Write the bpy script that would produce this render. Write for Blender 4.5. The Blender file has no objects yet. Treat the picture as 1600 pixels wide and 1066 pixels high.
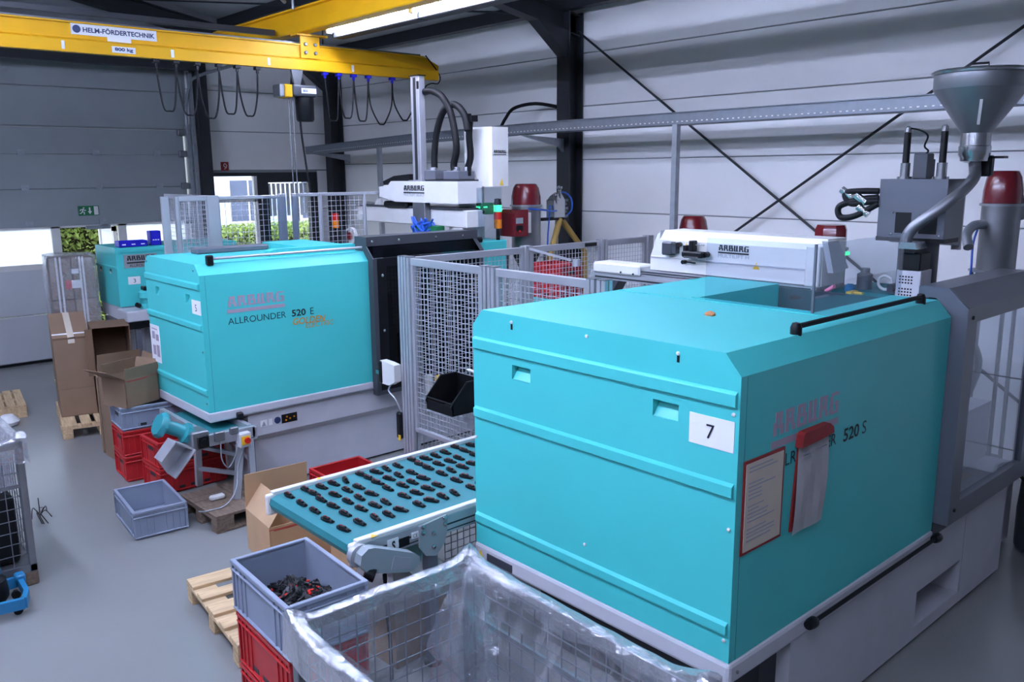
import bpy, bmesh, math, random
from mathutils import Vector, Matrix
C = bpy.context.scene.collection
SC = bpy.context.scene
R = math.radians
PI = math.pi
random.seed(7)

# ------------------------------------------------------------------ camera
CAM_H = 2.75
YAW, PITCH, ROLL, FPX = 0.841820478, -0.196989981, -0.00798641596, 1335.3
fw = Vector((math.cos(YAW)*math.cos(PITCH), math.sin(YAW)*math.cos(PITCH), math.sin(PITCH)))
rt = Vector((math.sin(YAW), -math.cos(YAW), 0))
up = rt.cross(fw)
rt2 = rt*math.cos(ROLL) + up*math.sin(ROLL)
up2 = -rt*math.sin(ROLL) + up*math.cos(ROLL)
cam_data = bpy.data.cameras.new('camera')
cam = bpy.data.objects.new('camera', cam_data)
C.objects.link(cam)
cam.matrix_world = Matrix(((rt2.x, up2.x, -fw.x, 0), (rt2.y, up2.y, -fw.y, 0), (rt2.z, up2.z, -fw.z, CAM_H), (0, 0, 0, 1)))
cam_data.sensor_width = 36
cam_data.lens = 36*FPX/1600
cam_data.clip_start = 0.05
cam_data.clip_end = 300
SC.camera = cam

# ------------------------------------------------------------------ world, exposure
world = bpy.data.worlds.new('sky')
SC.world = world
world.use_nodes = True
nt = world.node_tree
nt.nodes.clear()
out = nt.nodes.new('ShaderNodeOutputWorld')
bg = nt.nodes.new('ShaderNodeBackground')
sky = nt.nodes.new('ShaderNodeTexSky')
sky.sky_type = 'NISHITA'
sky.sun_disc = False
sky.sun_elevation = R(48)
sky.sun_rotation = R(200)
sky.air_density = 1.0
sky.dust_density = 3.0
mixw = nt.nodes.new('ShaderNodeMix')
mixw.data_type = 'RGBA'
mixw.inputs['Factor'].default_value = 0.75
mixw.inputs['B'].default_value = (0.80, 0.87, 1.0, 1)
mulw = nt.nodes.new('ShaderNodeVectorMath')
mulw.operation = 'SCALE'
mulw.inputs['Scale'].default_value = 0.12
nt.links.new(sky.outputs['Color'], mulw.inputs[0])
nt.links.new(mulw.outputs[0], mixw.inputs['A'])
nt.links.new(mixw.outputs['Result'], bg.inputs['Color'])
bg.inputs['Strength'].default_value = 5.0
nt.links.new(bg.outputs[0], out.inputs['Surface'])
SC.view_settings.view_transform = 'Standard'
SC.view_settings.look = 'None'
SC.view_settings.gamma = 1.0
SC.view_settings.use_curve_mapping = False
SC.view_settings.exposure = 0.0
LAMP = 184.0
LAMP_COL = (0.60, 0.68, 1.0)

# ------------------------------------------------------------------ materials
def lin(c):
    return c/12.92 if c <= 0.04045 else ((c+0.055)/1.055)**2.4
def srgb(h):
    h = h.lstrip('#')
    return tuple(lin(int(h[i:i+2], 16)/255) for i in (0, 2, 4)) + (1,)
MATS = {}
def mat(name, col, rough=0.5, metal=0.0, var=0.06, scale=6.0, bump=0.0, bscale=60.0, coat=0.0, spec=0.5, stretch=None):
    m = bpy.data.materials.new(name)
    m.use_nodes = True
    n = m.node_tree
    b = n.nodes['Principled BSDF']
    col = srgb(col) if isinstance(col, str) else col
    tc = n.nodes.new('ShaderNodeTexCoord')
    src = tc.outputs['Object']
    if stretch:
        mp = n.nodes.new('ShaderNodeMapping')
        mp.inputs['Scale'].default_value = stretch
        n.links.new(src, mp.inputs['Vector'])
        src = mp.outputs['Vector']
    nz = n.nodes.new('ShaderNodeTexNoise')
    nz.inputs['Scale'].default_value = scale
    nz.inputs['Detail'].default_value = 4
    n.links.new(src, nz.inputs['Vector'])
    rp = n.nodes.new('ShaderNodeValToRGB')
    rp.color_ramp.elements[0].position = 0.3
    rp.color_ramp.elements[1].position = 0.7
    rp.color_ramp.elements[0].color = tuple(max(0, c*(1-var)) for c in col[:3]) + (1,)
    rp.color_ramp.elements[1].color = tuple(min(1, c*(1+var)) for c in col[:3]) + (1,)
    n.links.new(nz.outputs['Fac'], rp.inputs['Fac'])
    n.links.new(rp.outputs['Color'], b.inputs['Base Color'])
    b.inputs['Roughness'].default_value = rough
    b.inputs['Metallic'].default_value = metal
    b.inputs['Coat Weight'].default_value = coat
    b.inputs['Specular IOR Level'].default_value = spec
    if bump:
        n2 = n.nodes.new('ShaderNodeTexNoise')
        n2.inputs['Scale'].default_value = bscale
        n.links.new(src, n2.inputs['Vector'])
        bp = n.nodes.new('ShaderNodeBump')
        bp.inputs['Strength'].default_value = bump
        bp.inputs['Distance'].default_value = 0.01
        n.links.new(n2.outputs['Fac'], bp.inputs['Height'])
        n.links.new(bp.outputs['Normal'], b.inputs['Normal'])
    MATS[name] = m
    return m

teal = mat('teal_paint', '#46bfbb', 0.42, var=0.03, scale=2, bump=0.02, bscale=180)
teal_d = mat('teal_belt', '#237378', 0.55, var=0.06)
offwhite = mat('white_paint', '#d8d6d2', 0.42, var=0.03)
basegrey = mat('machine_base_grey', '#bcbbc0', 0.45, var=0.04)
clad = mat('cladding_white', '#e9e8e6', 0.5, var=0.03, scale=1.5)
cladgrey = mat('cladding_grey', '#8b8f92', 0.5, var=0.05, scale=1.5)
doorlit = mat('door_panel_lit', '#c2c4c8', 0.5, var=0.04, scale=2, bump=0.05, bscale=90)  # lit copy of the door grey: brighter light put into the colour
doorgrey = mat('door_panel_grey', '#8f9698', 0.5, var=0.05, scale=2, bump=0.05, bscale=90)
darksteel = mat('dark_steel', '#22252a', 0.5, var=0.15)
black = mat('black_plastic', '#0c0d10', 0.42, var=0.15, spec=0.3)
motorgrey = mat('motor_grey', '#8f999c', 0.45, var=0.05)
rubber = mat('black_rubber', '#0d0e11', 0.6, var=0.1, spec=0.25)
guardgrey = mat('guard_grey_paint', '#5d6068', 0.35, var=0.04)
guarddark = mat('guard_dark_paint', '#3c3f45', 0.4, var=0.05)
yellow = mat('crane_yellow', '#dba20a', 0.5, var=0.05, scale=3, spec=0.3)
alu = mat('aluminium', '#b4b5ba', 0.38, metal=0.55, var=0.04)
galv = mat('galvanised_steel', '#9aa0a6', 0.42, metal=0.6, var=0.1, scale=14)
motorteal = mat('motor_teal', '#2b868b', 0.4, var=0.05)
traygrey = mat('tray_zinc', '#767d86', 0.45, metal=0.4, var=0.08, scale=14)
steel = mat('bright_steel', '#c4c6c8', 0.25, metal=1.0, var=0.05)
mouldsteel = mat('mould_steel', '#4a4c52', 0.45, metal=0.5, var=0.12)
steeldull = mat('dull_steel', '#85878b', 0.42, metal=0.8, var=0.08)
wire = mat('wire_mesh_zinc', '#b9bac0', 0.45, metal=0.3, var=0.05)
wiredark = mat('wire_mesh_dull', '#6f7278', 0.5, metal=0.4, var=0.1)
card = mat('cardboard', '#846b54', 0.8, var=0.07, scale=3, bump=0.05, bscale=200)
carddk = mat('cardboard_inside', '#6f5640', 0.85, var=0.08)
cardlt = mat('cardboard_light', '#b3926f', 0.8, var=0.06)
wood = mat('pallet_wood', '#bfa37c', 0.8, var=0.22, scale=5, bump=0.15, bscale=40, stretch=(1, 9, 9))
wooddk = mat('weathered_wood', '#6d5c4d', 0.85, var=0.3, scale=5, bump=0.15, bscale=40, stretch=(9, 1, 9))
cratered = mat('red_plastic', '#b01f22', 0.4, var=0.06)
crategrey = mat('grey_plastic', '#848c9b', 0.42, var=0.05)
blueplastic = mat('blue_plastic', '#1c1cb8', 0.4, var=0.05)
bluelight = mat('light_blue_paint', '#1f6f98', 0.45, var=0.06)
maroon = mat('maroon_plastic', '#6a1620', 0.25, var=0.05, coat=0.4)
reddark = mat('red_paint', '#b02222', 0.4, var=0.05)
paper = mat('paper', '#e2e1e0', 0.7, var=0.02)
paperbeige = mat('beige_paper', '#c9bba8', 0.7, var=0.04, scale=12)
ink = mat('ink_black', '#15181d', 0.6, var=0.0)
inkgrey = mat('ink_grey', '#9a9aa2', 0.6, var=0.0)
inkteal = mat('ink_dark_teal', '#153a40', 0.5, var=0.0)
inkpurple = mat('ink_mauve', '#a1929f', 0.5, var=0.0)
inkgold = mat('ink_gold', '#b98a3c', 0.45, var=0.0)
inkblue = mat('ink_blue', '#2b3a63', 0.5, var=0.0)
signgreen = mat('sign_green', '#0e6b3f', 0.5, var=0.02)
signred = mat('sign_red', '#8c1c1c', 0.5, var=0.03)
signyellow = mat('sign_yellow', '#e0b32a', 0.5, var=0.03)
amber = mat('amber_lens', '#d9790c', 0.25, var=0.03)
redlens = mat('red_lens', '#c02018', 0.25, var=0.03)
bluehose = mat('blue_hose', '#2457b8', 0.35, var=0.03)
greenled_off = mat('green_lens', '#12955a', 0.25, var=0.03)
tan = mat('tan_tube', '#a0813f', 0.5, var=0.08)
pink = mat('pink_plastic', '#e07a95', 0.5, var=0.03)
orangewood = mat('orange_lump', '#c08050', 0.7, var=0.2, scale=30)
roofsheet = mat('roof_sheet', '#c0c4c6', 0.55, var=0.06, scale=2)
wallpaint = mat('hall_wall_paint', '#8c8c8e', 0.7, var=0.04)
facade = mat('facade_render', '#c9d2ea', 0.7, var=0.03, scale=0.6)
facadewin = mat('facade_window', '#4a5570', 0.15, var=0.2, scale=1.5)
ground_out = mat('yard_concrete', '#c8c6c0', 0.85, var=0.06, scale=0.8)
leafA = mat('hedge_leaf', '#a3b862', 0.6, var=0.45, scale=7)
stem = mat('hedge_wood', '#3f3a28', 0.9, var=0.2)

def floor_mat():
    m = mat('floor_paint', '#7f807d', 0.3, var=0.05, scale=0.8, bump=0.03, bscale=25)
    n = m.node_tree
    b = n.nodes['Principled BSDF']
    old = b.inputs['Base Color'].links[0].from_socket
    tc = n.nodes['Texture Coordinate']
    sp = n.nodes.new('ShaderNodeTexNoise')
    sp.inputs['Scale'].default_value = 45
    sp.inputs['Detail'].default_value = 6
    n.links.new(tc.outputs['Object'], sp.inputs['Vector'])
    rp = n.nodes.new('ShaderNodeValToRGB')
    rp.color_ramp.elements[0].position = 0.24
    rp.color_ramp.elements[0].color = (0.35, 0.35, 0.37, 1)
    rp.color_ramp.elements[1].position = 0.31
    rp.color_ramp.elements[1].color = (1, 1, 1, 1)
    n.links.new(sp.outputs['Fac'], rp.inputs['Fac'])
    mx = n.nodes.new('ShaderNodeMix')
    mx.data_type = 'RGBA'
    mx.blend_type = 'MULTIPLY'
    mx.inputs['Factor'].default_value = 0.3
    n.links.new(old, mx.inputs['A'])
    n.links.new(rp.outputs['Color'], mx.inputs['B'])
    n.links.new(mx.outputs['Result'], b.inputs['Base Color'])
    # patchy gloss
    rg = n.nodes.new('ShaderNodeMapRange')
    rg.inputs['To Min'].default_value = 0.14
    rg.inputs['To Max'].default_value = 0.32
    nz = [x for x in n.nodes if x.type == 'TEX_NOISE'][0]
    n.links.new(nz.outputs['Fac'], rg.inputs['Value'])
    n.links.new(rg.outputs['Result'], b.inputs['Roughness'])
    return m
floorm = floor_mat()

def glass_mat(name, tint, alpha, rough=0.03):
    m = bpy.data.materials.new(name)
    m.use_nodes = True
    n = m.node_tree
    n.nodes.clear()
    o = n.nodes.new('ShaderNodeOutputMaterial')
    t = n.nodes.new('ShaderNodeBsdfTransparent')
    t.inputs['Color'].default_value = tint
    g = n.nodes.new('ShaderNodeBsdfGlossy')
    g.inputs['Roughness'].default_value = rough
    g.inputs['Color'].default_value = (0.9, 0.92, 0.95, 1)
    f = n.nodes.new('ShaderNodeLayerWeight')
    f.inputs['Blend'].default_value = 0.5
    pw = n.nodes.new('ShaderNodeMath')
    pw.operation = 'POWER'
    pw.inputs[1].default_value = 4.5
    n.links.new(f.outputs['Facing'], pw.inputs[0])
    a = n.nodes.new('ShaderNodeMath')
    a.operation = 'MULTIPLY_ADD'
    a.inputs[1].default_value = 0.9
    a.inputs[2].default_value = alpha
    a.use_clamp = True
    mx = n.nodes.new('ShaderNodeMixShader')
    n.links.new(pw.outputs[0], a.inputs[0])
    n.links.new(a.outputs[0], mx.inputs[0])
    n.links.new(t.outputs[0], mx.inputs[1])
    n.links.new(g.outputs[0], mx.inputs[2])
    n.links.new(mx.outputs[0], o.inputs['Surface'])
    return m
glass = glass_mat('clear_acrylic', (0.86, 0.90, 0.94, 1), 0.04)
winglass = glass_mat('window_glass', (0.95, 0.97, 0.98, 1), 0.02)
smoked = glass_mat('smoked_pane', (0.10, 0.11, 0.14, 1), 0.03)
def frosted_mat():
    m = bpy.data.materials.new('frosted_pane')
    m.use_nodes = True
    n = m.node_tree
    n.nodes.clear()
    o = n.nodes.new('ShaderNodeOutputMaterial')
    t = n.nodes.new('ShaderNodeBsdfTranslucent')
    t.inputs['Color'].default_value = (0.9, 0.93, 0.97, 1)
    d = n.nodes.new('ShaderNodeBsdfTransparent')
    d.inputs['Color'].default_value = (0.95, 0.97, 1, 1)
    nz = n.nodes.new('ShaderNodeTexNoise')
    nz.inputs['Scale'].default_value = 2
    mr = n.nodes.new('ShaderNodeMapRange')
    mr.inputs['To Min'].default_value = 0.25
    mr.inputs['To Max'].default_value = 0.35
    n.links.new(nz.outputs['Fac'], mr.inputs['Value'])
    mx = n.nodes.new('ShaderNodeMixShader')
    n.links.new(mr.outputs['Result'], mx.inputs[0])
    n.links.new(t.outputs[0], mx.inputs[1])
    n.links.new(d.outputs[0], mx.inputs[2])
    n.links.new(mx.outputs[0], o.inputs['Surface'])
    return m
frosted = frosted_mat()
def film_mat(name, clear=0.72, bscale=9.0, strength=0.9):
    m = bpy.data.materials.new(name)
    m.use_nodes = True
    n = m.node_tree
    n.nodes.clear()
    o = n.nodes.new('ShaderNodeOutputMaterial')
    tc = n.nodes.new('ShaderNodeTexCoord')
    nz = n.nodes.new('ShaderNodeTexNoise')
    nz.inputs['Scale'].default_value = bscale
    nz.inputs['Detail'].default_value = 5
    nz.inputs['Distortion'].default_value = 1.2
    n.links.new(tc.outputs['Object'], nz.inputs['Vector'])
    bp = n.nodes.new('ShaderNodeBump')
    bp.inputs['Strength'].default_value = strength
    bp.inputs['Distance'].default_value = 0.03
    n.links.new(nz.outputs['Fac'], bp.inputs['Height'])
    t = n.nodes.new('ShaderNodeBsdfTransparent')
    t.inputs['Color'].default_value = (0.93, 0.94, 0.96, 1)
    g = n.nodes.new('ShaderNodeBsdfGlossy')
    g.inputs['Roughness'].default_value = 0.08
    g.inputs['Color'].default_value = (0.95, 0.95, 0.97, 1)
    d = n.nodes.new('ShaderNodeBsdfDiffuse')
    d.inputs['Color'].default_value = (0.75, 0.76, 0.78, 1)
    for s in (g, d):
        n.links.new(bp.outputs['Normal'], s.inputs['Normal'])
    m1 = n.nodes.new('ShaderNodeMixShader')
    m1.inputs[0].default_value = 0.7
    n.links.new(d.outputs[0], m1.inputs[1])
    n.links.new(g.outputs[0], m1.inputs[2])
    lw = n.nodes.new('ShaderNodeLayerWeight')
    lw.inputs['Blend'].default_value = 0.35
    n.links.new(bp.outputs['Normal'], lw.inputs['Normal'])
    mr = n.nodes.new('ShaderNodeMapRange')
    mr.inputs['To Min'].default_value = 1-clear
    mr.inputs['To Max'].default_value = 0.85
    n.links.new(lw.outputs['Facing'], mr.inputs['Value'])
    m2 = n.nodes.new('ShaderNodeMixShader')
    n.links.new(mr.outputs['Result'], m2.inputs[0])
    n.links.new(t.outputs[0], m2.inputs[1])
    n.links.new(m1.outputs[0], m2.inputs[2])
    n.links.new(m2.outputs[0], o.inputs['Surface'])
    return m
film = film_mat('polythene_film', 0.92, 5.0, 1.6)
filmhem = film_mat('folded_film', 0.66, 11.0, 0.7)
shrink = film_mat('stretch_film', 0.74, 14, 1.0)
def emit_mat(name, col, strength):
    m = bpy.data.materials.new(name)
    m.use_nodes = True
    n = m.node_tree
    b = n.nodes['Principled BSDF']
    b.inputs['Base Color'].default_value = (*col, 1)
    b.inputs['Emission Color'].default_value = (*col, 1)
    nz = n.nodes.new('ShaderNodeTexNoise')
    nz.inputs['Scale'].default_value = 3
    mr = n.nodes.new('ShaderNodeMapRange')
    mr.inputs['To Min'].default_value = strength*0.97
    mr.inputs['To Max'].default_value = strength*1.03
    n.links.new(nz.outputs['Fac'], mr.inputs['Value'])
    n.links.new(mr.outputs['Result'], b.inputs['Emission Strength'])
    return m
tube_light = emit_mat('fluorescent_tube', LAMP_COL, LAMP)
led_green = emit_mat('green_led', (0.05, 0.9, 0.35), 1.6)

# ------------------------------------------------------------------ mesh helpers
class MB:
    def __init__(s):
        s.bm = bmesh.new()
    def box(s, x0, y0, z0, x1, y1, z1, bev=0.0, seg=1):
        x0, x1 = min(x0, x1), max(x0, x1)
        y0, y1 = min(y0, y1), max(y0, y1)
        z0, z1 = min(z0, z1), max(z0, z1)
        r = bmesh.ops.create_cube(s.bm, size=1.0)
        for v in r['verts']:
            v.co = Vector(((x0+x1)/2+v.co.x*(x1-x0), (y0+y1)/2+v.co.y*(y1-y0), (z0+z1)/2+v.co.z*(z1-z0)))
        if bev > 0:
            bev = min(bev, 0.45*min(x1-x0, y1-y0, z1-z0))
            es = {e for v in r['verts'] for e in v.link_edges}
            bmesh.ops.bevel(s.bm, geom=list(es), offset=bev, segments=seg, affect='EDGES', profile=0.5)
        return s
    def prism(s, poly, axis, a0, a1):
        def P(u, v, a):
            return {'X': (a, u, v), 'Y': (u, a, v), 'Z': (u, v, a)}[axis]
        lo = [s.bm.verts.new(P(u, v, a0)) for u, v in poly]
        hi = [s.bm.verts.new(P(u, v, a1)) for u, v in poly]
        n = len(poly)
        fs = [s.bm.faces.new(lo), s.bm.faces.new(hi)]
        for i in range(n):
            fs.append(s.bm.faces.new((lo[i], lo[(i+1) % n], hi[(i+1) % n], hi[i])))
        bmesh.ops.recalc_face_normals(s.bm, faces=fs)
        return s
    def tube(s, pts, r, n=8, closed=False):
        pts = [Vector(p) for p in pts]
        rings = []
        N = len(pts)
        prev = None
        for i, p in enumerate(pts):
            if closed:
                t = pts[(i+1) % N]-pts[i-1]
            else:
                t = pts[min(i+1, N-1)]-pts[max(i-1, 0)]
            if t.length < 1e-9:
                t = Vector((0, 0, 1))
            t.normalize()
            if prev is None:
                a = Vector((0, 0, 1)) if abs(t.z) < 0.9 else Vector((1, 0, 0))
                u = t.cross(a).normalized()
            else:
                u = (prev-t*prev.dot(t)).normalized()
            prev = u
            w = t.cross(u)
            rr = r[i] if isinstance(r, (list, tuple)) else r
            rings.append([s.bm.verts.new(p+(u*math.cos(2*PI*k/n)+w*math.sin(2*PI*k/n))*rr) for k in range(n)])
        m = N if closed else N-1
        fs = []
        for i in range(m):
            a, b = rings[i], rings[(i+1) % N]
            for k in range(n):
                f = s.bm.faces.new((a[k], a[(k+1) % n], b[(k+1) % n], b[k]))
                f.smooth = True
                fs.append(f)
        if not closed:
            fs.append(s.bm.faces.new(list(reversed(rings[0]))))
            fs.append(s.bm.faces.new(rings[-1]))
        bmesh.ops.recalc_face_normals(s.bm, faces=fs)
        return s
    def cyl(s, p0, p1, r, n=16):
        return s.tube([p0, p1], r, n)
    def lathe(s, prof, c, n=24, axis='Z'):
        c = Vector(c)
        def P(r, z, a):
            x, y = r*math.cos(a), r*math.sin(a)
            return c+Vector({'Z': (x, y, z), 'X': (z, x, y), 'Y': (x, z, y)}[axis])
        rings = []
        for r, z in prof:
            if r < 1e-6:
                rings.append([s.bm.verts.new(P(0, z, 0))])
            else:
                rings.append([s.bm.verts.new(P(r, z, 2*PI*k/n)) for k in range(n)])
        fs = []
        closed = len(prof) >= 4 and prof[0][0] > 1e-6 and abs(prof[0][0]-prof[-1][0]) < 1e-9
        for a, b in zip(rings, rings[1:]+(rings[:1] if closed else [])):
            if b is rings[0] and not closed: continue
            for k in range(n):
                q = [a[k % len(a)], a[(k+1) % n % len(a)], b[(k+1) % n % len(b)], b[k % len(b)]]
                q2 = []
                for v in q:
                    if v not in q2:
                        q2.append(v)
                if len(q2) >= 3:
                    f = s.bm.faces.new(q2)
                    f.smooth = True
                    fs.append(f)
        for ring, rev in ((rings[0], True), (rings[-1], False)):
            if len(ring) > 1 and not closed:
                fs.append(s.bm.faces.new(ring))
        bmesh.ops.recalc_face_normals(s.bm, faces=fs)
        return s
    def quad(s, a, b, c, d):
        s.bm.faces.new([s.bm.verts.new(p) for p in (a, b, c, d)])
        return s
    def bar(s, a, b, w, h=None):
        # rectangular bar between two points
        a, b = Vector(a), Vector(b)
        h = h or w
        t = (b-a).normalized()
        ref = Vector((0, 0, 1)) if abs(t.z) < 0.95 else Vector((1, 0, 0))
        u = t.cross(ref).normalized()*(w/2)
        v = u.cross(t).normalized()*(h/2)
        lo = [s.bm.verts.new(a+i*u+j*v) for i, j in ((-1, -1), (1, -1), (1, 1), (-1, 1))]
        hi = [s.bm.verts.new(b+i*u+j*v) for i, j in ((-1, -1), (1, -1), (1, 1), (-1, 1))]
        fs = [s.bm.faces.new(lo), s.bm.faces.new(hi)]
        for i in range(4):
            fs.append(s.bm.faces.new((lo[i], lo[(i+1) % 4], hi[(i+1) % 4], hi[i])))
        bmesh.ops.recalc_face_normals(s.bm, faces=fs)
        return s
    def xform(s, M):
        bmesh.ops.transform(s.bm, matrix=M, verts=s.bm.verts)
        return s

WM = {}
def wmat(o):
    return WM.get(o.name, Matrix.Identity(4))
def tag(o, label=None, cat=None, group=None, kind=None):
    if label: o['label'] = label
    if cat: o['category'] = cat
    if group: o['group'] = group
    if kind: o['kind'] = kind
    return o
def thing(name, label, cat, loc=(0, 0, 0), rotz=0.0, group=None, kind=None):
    o = bpy.data.objects.new(name, None)
    C.objects.link(o)
    o.location = loc
    o.rotation_euler = (0, 0, rotz)
    o.empty_display_size = 0.1
    WM[o.name] = Matrix.Translation(loc) @ Matrix.Rotation(rotz, 4, 'Z')
    return tag(o, label, cat, group, kind)
def obj(name, mb, m, parent=None, local=False, label=None, cat=None, group=None, kind=None):
    me = bpy.data.meshes.new(name)
    if parent is not None and not local:
        mb.xform(wmat(parent).inverted())
    mb.bm.to_mesh(me)
    mb.bm.free()
    me.materials.append(m)
    if any(p.use_smooth for p in me.polygons):
        me.polygons.foreach_set('use_smooth', [True]*len(me.polygons))
        me.set_sharp_from_angle(angle=R(38))
    o = bpy.data.objects.new(name, me)
    C.objects.link(o)
    if parent is not None:
        o.parent = parent
        WM[o.name] = wmat(parent)
    return tag(o, label, cat, group, kind)
def solo(name, mb, m, label, cat, group=None, kind=None):
    """a thing that is a single mesh: origin moved to its base"""
    vs = [v.co for v in mb.bm.verts]
    lo = Vector([min(v[i] for v in vs) for i in range(3)])
    hi = Vector([max(v[i] for v in vs) for i in range(3)])
    c = Vector(((lo.x+hi.x)/2, (lo.y+hi.y)/2, lo.z))
    mb.xform(Matrix.Translation(-c))
    o = obj(name, mb, m, None, label=label, cat=cat, group=group, kind=kind)
    o.location = c
    WM[o.name] = Matrix.Translation(c)
    return o
def dup(root, loc=None, rotz=None, label=None, group=None):
    r = root.copy()
    C.objects.link(r)
    if loc is not None: r.location = loc
    if rotz is not None: r.rotation_euler = (0, 0, rotz)
    if label: r['label'] = label
    if group: r['group'] = group
    WM[r.name] = Matrix.Translation(r.location) @ Matrix.Rotation(r.rotation_euler[2], 4, 'Z')
    for ch in list(root.children):
        c = ch.copy(); C.objects.link(c); c.parent = r
        for g in list(ch.children):
            d = g.copy(); C.objects.link(d); d.parent = c
    return r
def part_copy(o, parent, loc=(0, 0, 0)):
    c = o.copy(); C.objects.link(c); c.parent = parent; c.location = loc
    return c

# ------------------------------------------------------------------ lettering
FACES = {'-X': (Vector((0, -1, 0)), Vector((0, 0, 1)), Vector((-1, 0, 0))),
         '-Y': (Vector((1, 0, 0)), Vector((0, 0, 1)), Vector((0, -1, 0)))}
def frame_of(face):
    return FACES[face] if isinstance(face, str) else face
def text(s, face, p, w, h, m, parent, bold=0.0, shear=0.0, name='lettering'):
    """text starting at p (lower left), fitted to width w and height h"""
    u, v, nrm = frame_of(face)
    cu = bpy.data.curves.new('t', 'FONT')
    cu.body = s
    cu.offset = bold
    cu.shear = shear
    cu.resolution_u = 3
    tmp = bpy.data.objects.new('t', cu)
    C.objects.link(tmp)
    dg = bpy.context.evaluated_depsgraph_get()
    me = bpy.data.meshes.new_from_object(tmp.evaluated_get(dg))
    bpy.data.objects.remove(tmp)
    bpy.data.curves.remove(cu)
    xs = [q.co.x for q in me.vertices]; ys = [q.co.y for q in me.vertices]
    x0, x1, y0, y1 = min(xs), max(xs), min(ys), max(ys)
    p = Vector(p)
    inv = wmat(parent).inverted()
    for q in me.vertices:
        q.co = inv @ (p+u*((q.co.x-x0)/(x1-x0)*w)+v*((q.co.y-y0)/(y1-y0)*h)+nrm*0.0022)
    me.name = name
    me.materials.clear()
    me.materials.append(m)
    o = bpy.data.objects.new(name, me)
    C.objects.link(o)
    o.parent = parent
    return o
GLYPH = {'A': ('.####.', '.####.', '.#.##.', '##.##.', '######', '##..##', '##..##'),
         'R': ('#####.', '##.##.', '##.##.', '#####.', '##.##.', '##..##', '##..##'),
         'B': ('#####.', '##.##.', '##.##.', '######', '##..##', '##..##', '######'),
         'U': ('##.##.', '##.##.', '##.##.', '##.##.', '##.##.', '##.##.', '######'),
         'G': ('.#####', '##....', '##....', '##.###', '##..##', '##..##', '######')}
def face_rects(face, p, rects, m, parent, name, th=0.002):
    """thin raised rectangles (u0,v0,u1,v1) on a face"""
    u, v, nrm = frame_of(face)
    p = Vector(p)
    b = MB()
    for u0, v0, u1, v1 in rects:
        q = [p+u*a+v*c for a, c in ((u0, v0), (u1, v0), (u1, v1), (u0, v1))]
        lo = [b.bm.verts.new(x) for x in q]
        hi = [b.bm.verts.new(x+nrm*th) for x in q]
        b.bm.faces.new(hi)
        for i in range(4):
            b.bm.faces.new((lo[i], lo[(i+1) % 4], hi[(i+1) % 4], hi[i]))
    bmesh.ops.recalc_face_normals(b.bm, faces=list(b.bm.faces))
    return obj(name, b, m, parent)
def block_word(word, face, p, w, h, m, parent, bar=None, barh=0.0, bargap=0.0, barm=None):
    n = len(word)
    cw = w/(n*7-1)
    chh = h/7
    rects = []
    for i, ch in enumerate(word):
        g = GLYPH[ch]
        for r, row in enumerate(g):
            c = 0
            while c < 6:
                if row[c] == '#':
                    e = c
                    while e < 6 and row[e] == '#':
                        e += 1
                    rects.append(((i*7+c)*cw, (6-r)*chh, (i*7+e)*cw, (7-r)*chh))
                    c = e
                else:
                    c += 1
    o = face_rects(face, p, rects, m, parent, 'logo_lettering')
    if barh:
        face_rects(face, p, [(-0.02*w, -bargap-barh, w*1.01, -bargap)], barm or m, parent, 'logo_bar')
    return o
def plate(face, p, w, h, m, parent, name, th=0.004, tri=False):
    u, v, nrm = frame_of(face)
    p = Vector(p)
    b = MB()
    q = [p, p+u*w, p+u*w+v*h, p+v*h]
    if tri:
        q = [p, p+u*w, p+u*w/2+v*h]
    lo = [b.bm.verts.new(x) for x in q]
    hi = [b.bm.verts.new(x+nrm*th) for x in q]
    fs = [b.bm.faces.new(hi), b.bm.faces.new(lo)]
    k = len(q)
    for i in range(k):
        fs.append(b.bm.faces.new((lo[i], lo[(i+1) % k], hi[(i+1) % k], hi[i])))
    bmesh.ops.recalc_face_normals(b.bm, faces=fs)
    return obj(name, b, m, parent)
def studs(face, pts, r, m, parent, name='bolt', th=0.008):
    """one round-headed fixing per point, mesh data shared"""
    u, v, nrm = frame_of(face)
    b = MB()
    b.tube([Vector((0, 0, 0)), nrm*th*0.7, nrm*th], [r, r, r*0.6], 10)
    first = None
    for p in pts:
        if first is None:
            first = obj(name, b, m, parent, local=True)
            o = first
        else:
            o = first.copy(); C.objects.link(o); o.parent = parent
        o.location = wmat(parent).inverted() @ Vector(p)
    return first
def loop3(pts, n=10):
    """Catmull-Rom smoothing of a polyline"""
    P = [Vector(p) for p in pts]
    out = []
    for i in range(len(P)-1):
        p0, p1, p2, p3 = P[max(i-1, 0)], P[i], P[i+1], P[min(i+2, len(P)-1)]
        for k in range(n):
            t = k/n
            out.append(0.5*((2*p1)+(p2-p0)*t+(2*p0-5*p1+4*p2-p3)*t*t+(3*p1-p0-3*p2+p3)*t**3))
    out.append(P[-1])
    return out
# ================================================================== SETTING
XW, YB = 8.2, 13.96
def struct(name, mb, m, parent=None, kind='structure'):
    return obj(name, mb, m, parent, kind=kind if parent is None else None)
struct('floor', MB().box(-7.2, -5.2, -0.2, XW+0.2, YB+0.02, 0), floorm)
# right wall: backing plus horizontal cladding panels with recessed joints
wr = struct('wall_right', MB().box(XW+0.03, -5.2, 0, XW+0.25, YB+0.2, 4.82), cladgrey)
zs = [0.0, 0.255, 0.91, 1.565, 2.225, 2.88, 3.545, 4.19, 4.80]
for a, b in zip(zs, zs[1:]):
    obj('panel', MB().box(XW, -5.2, a+0.006, XW+0.04, YB, b-0.006, 0.004), clad, wr)
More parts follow.
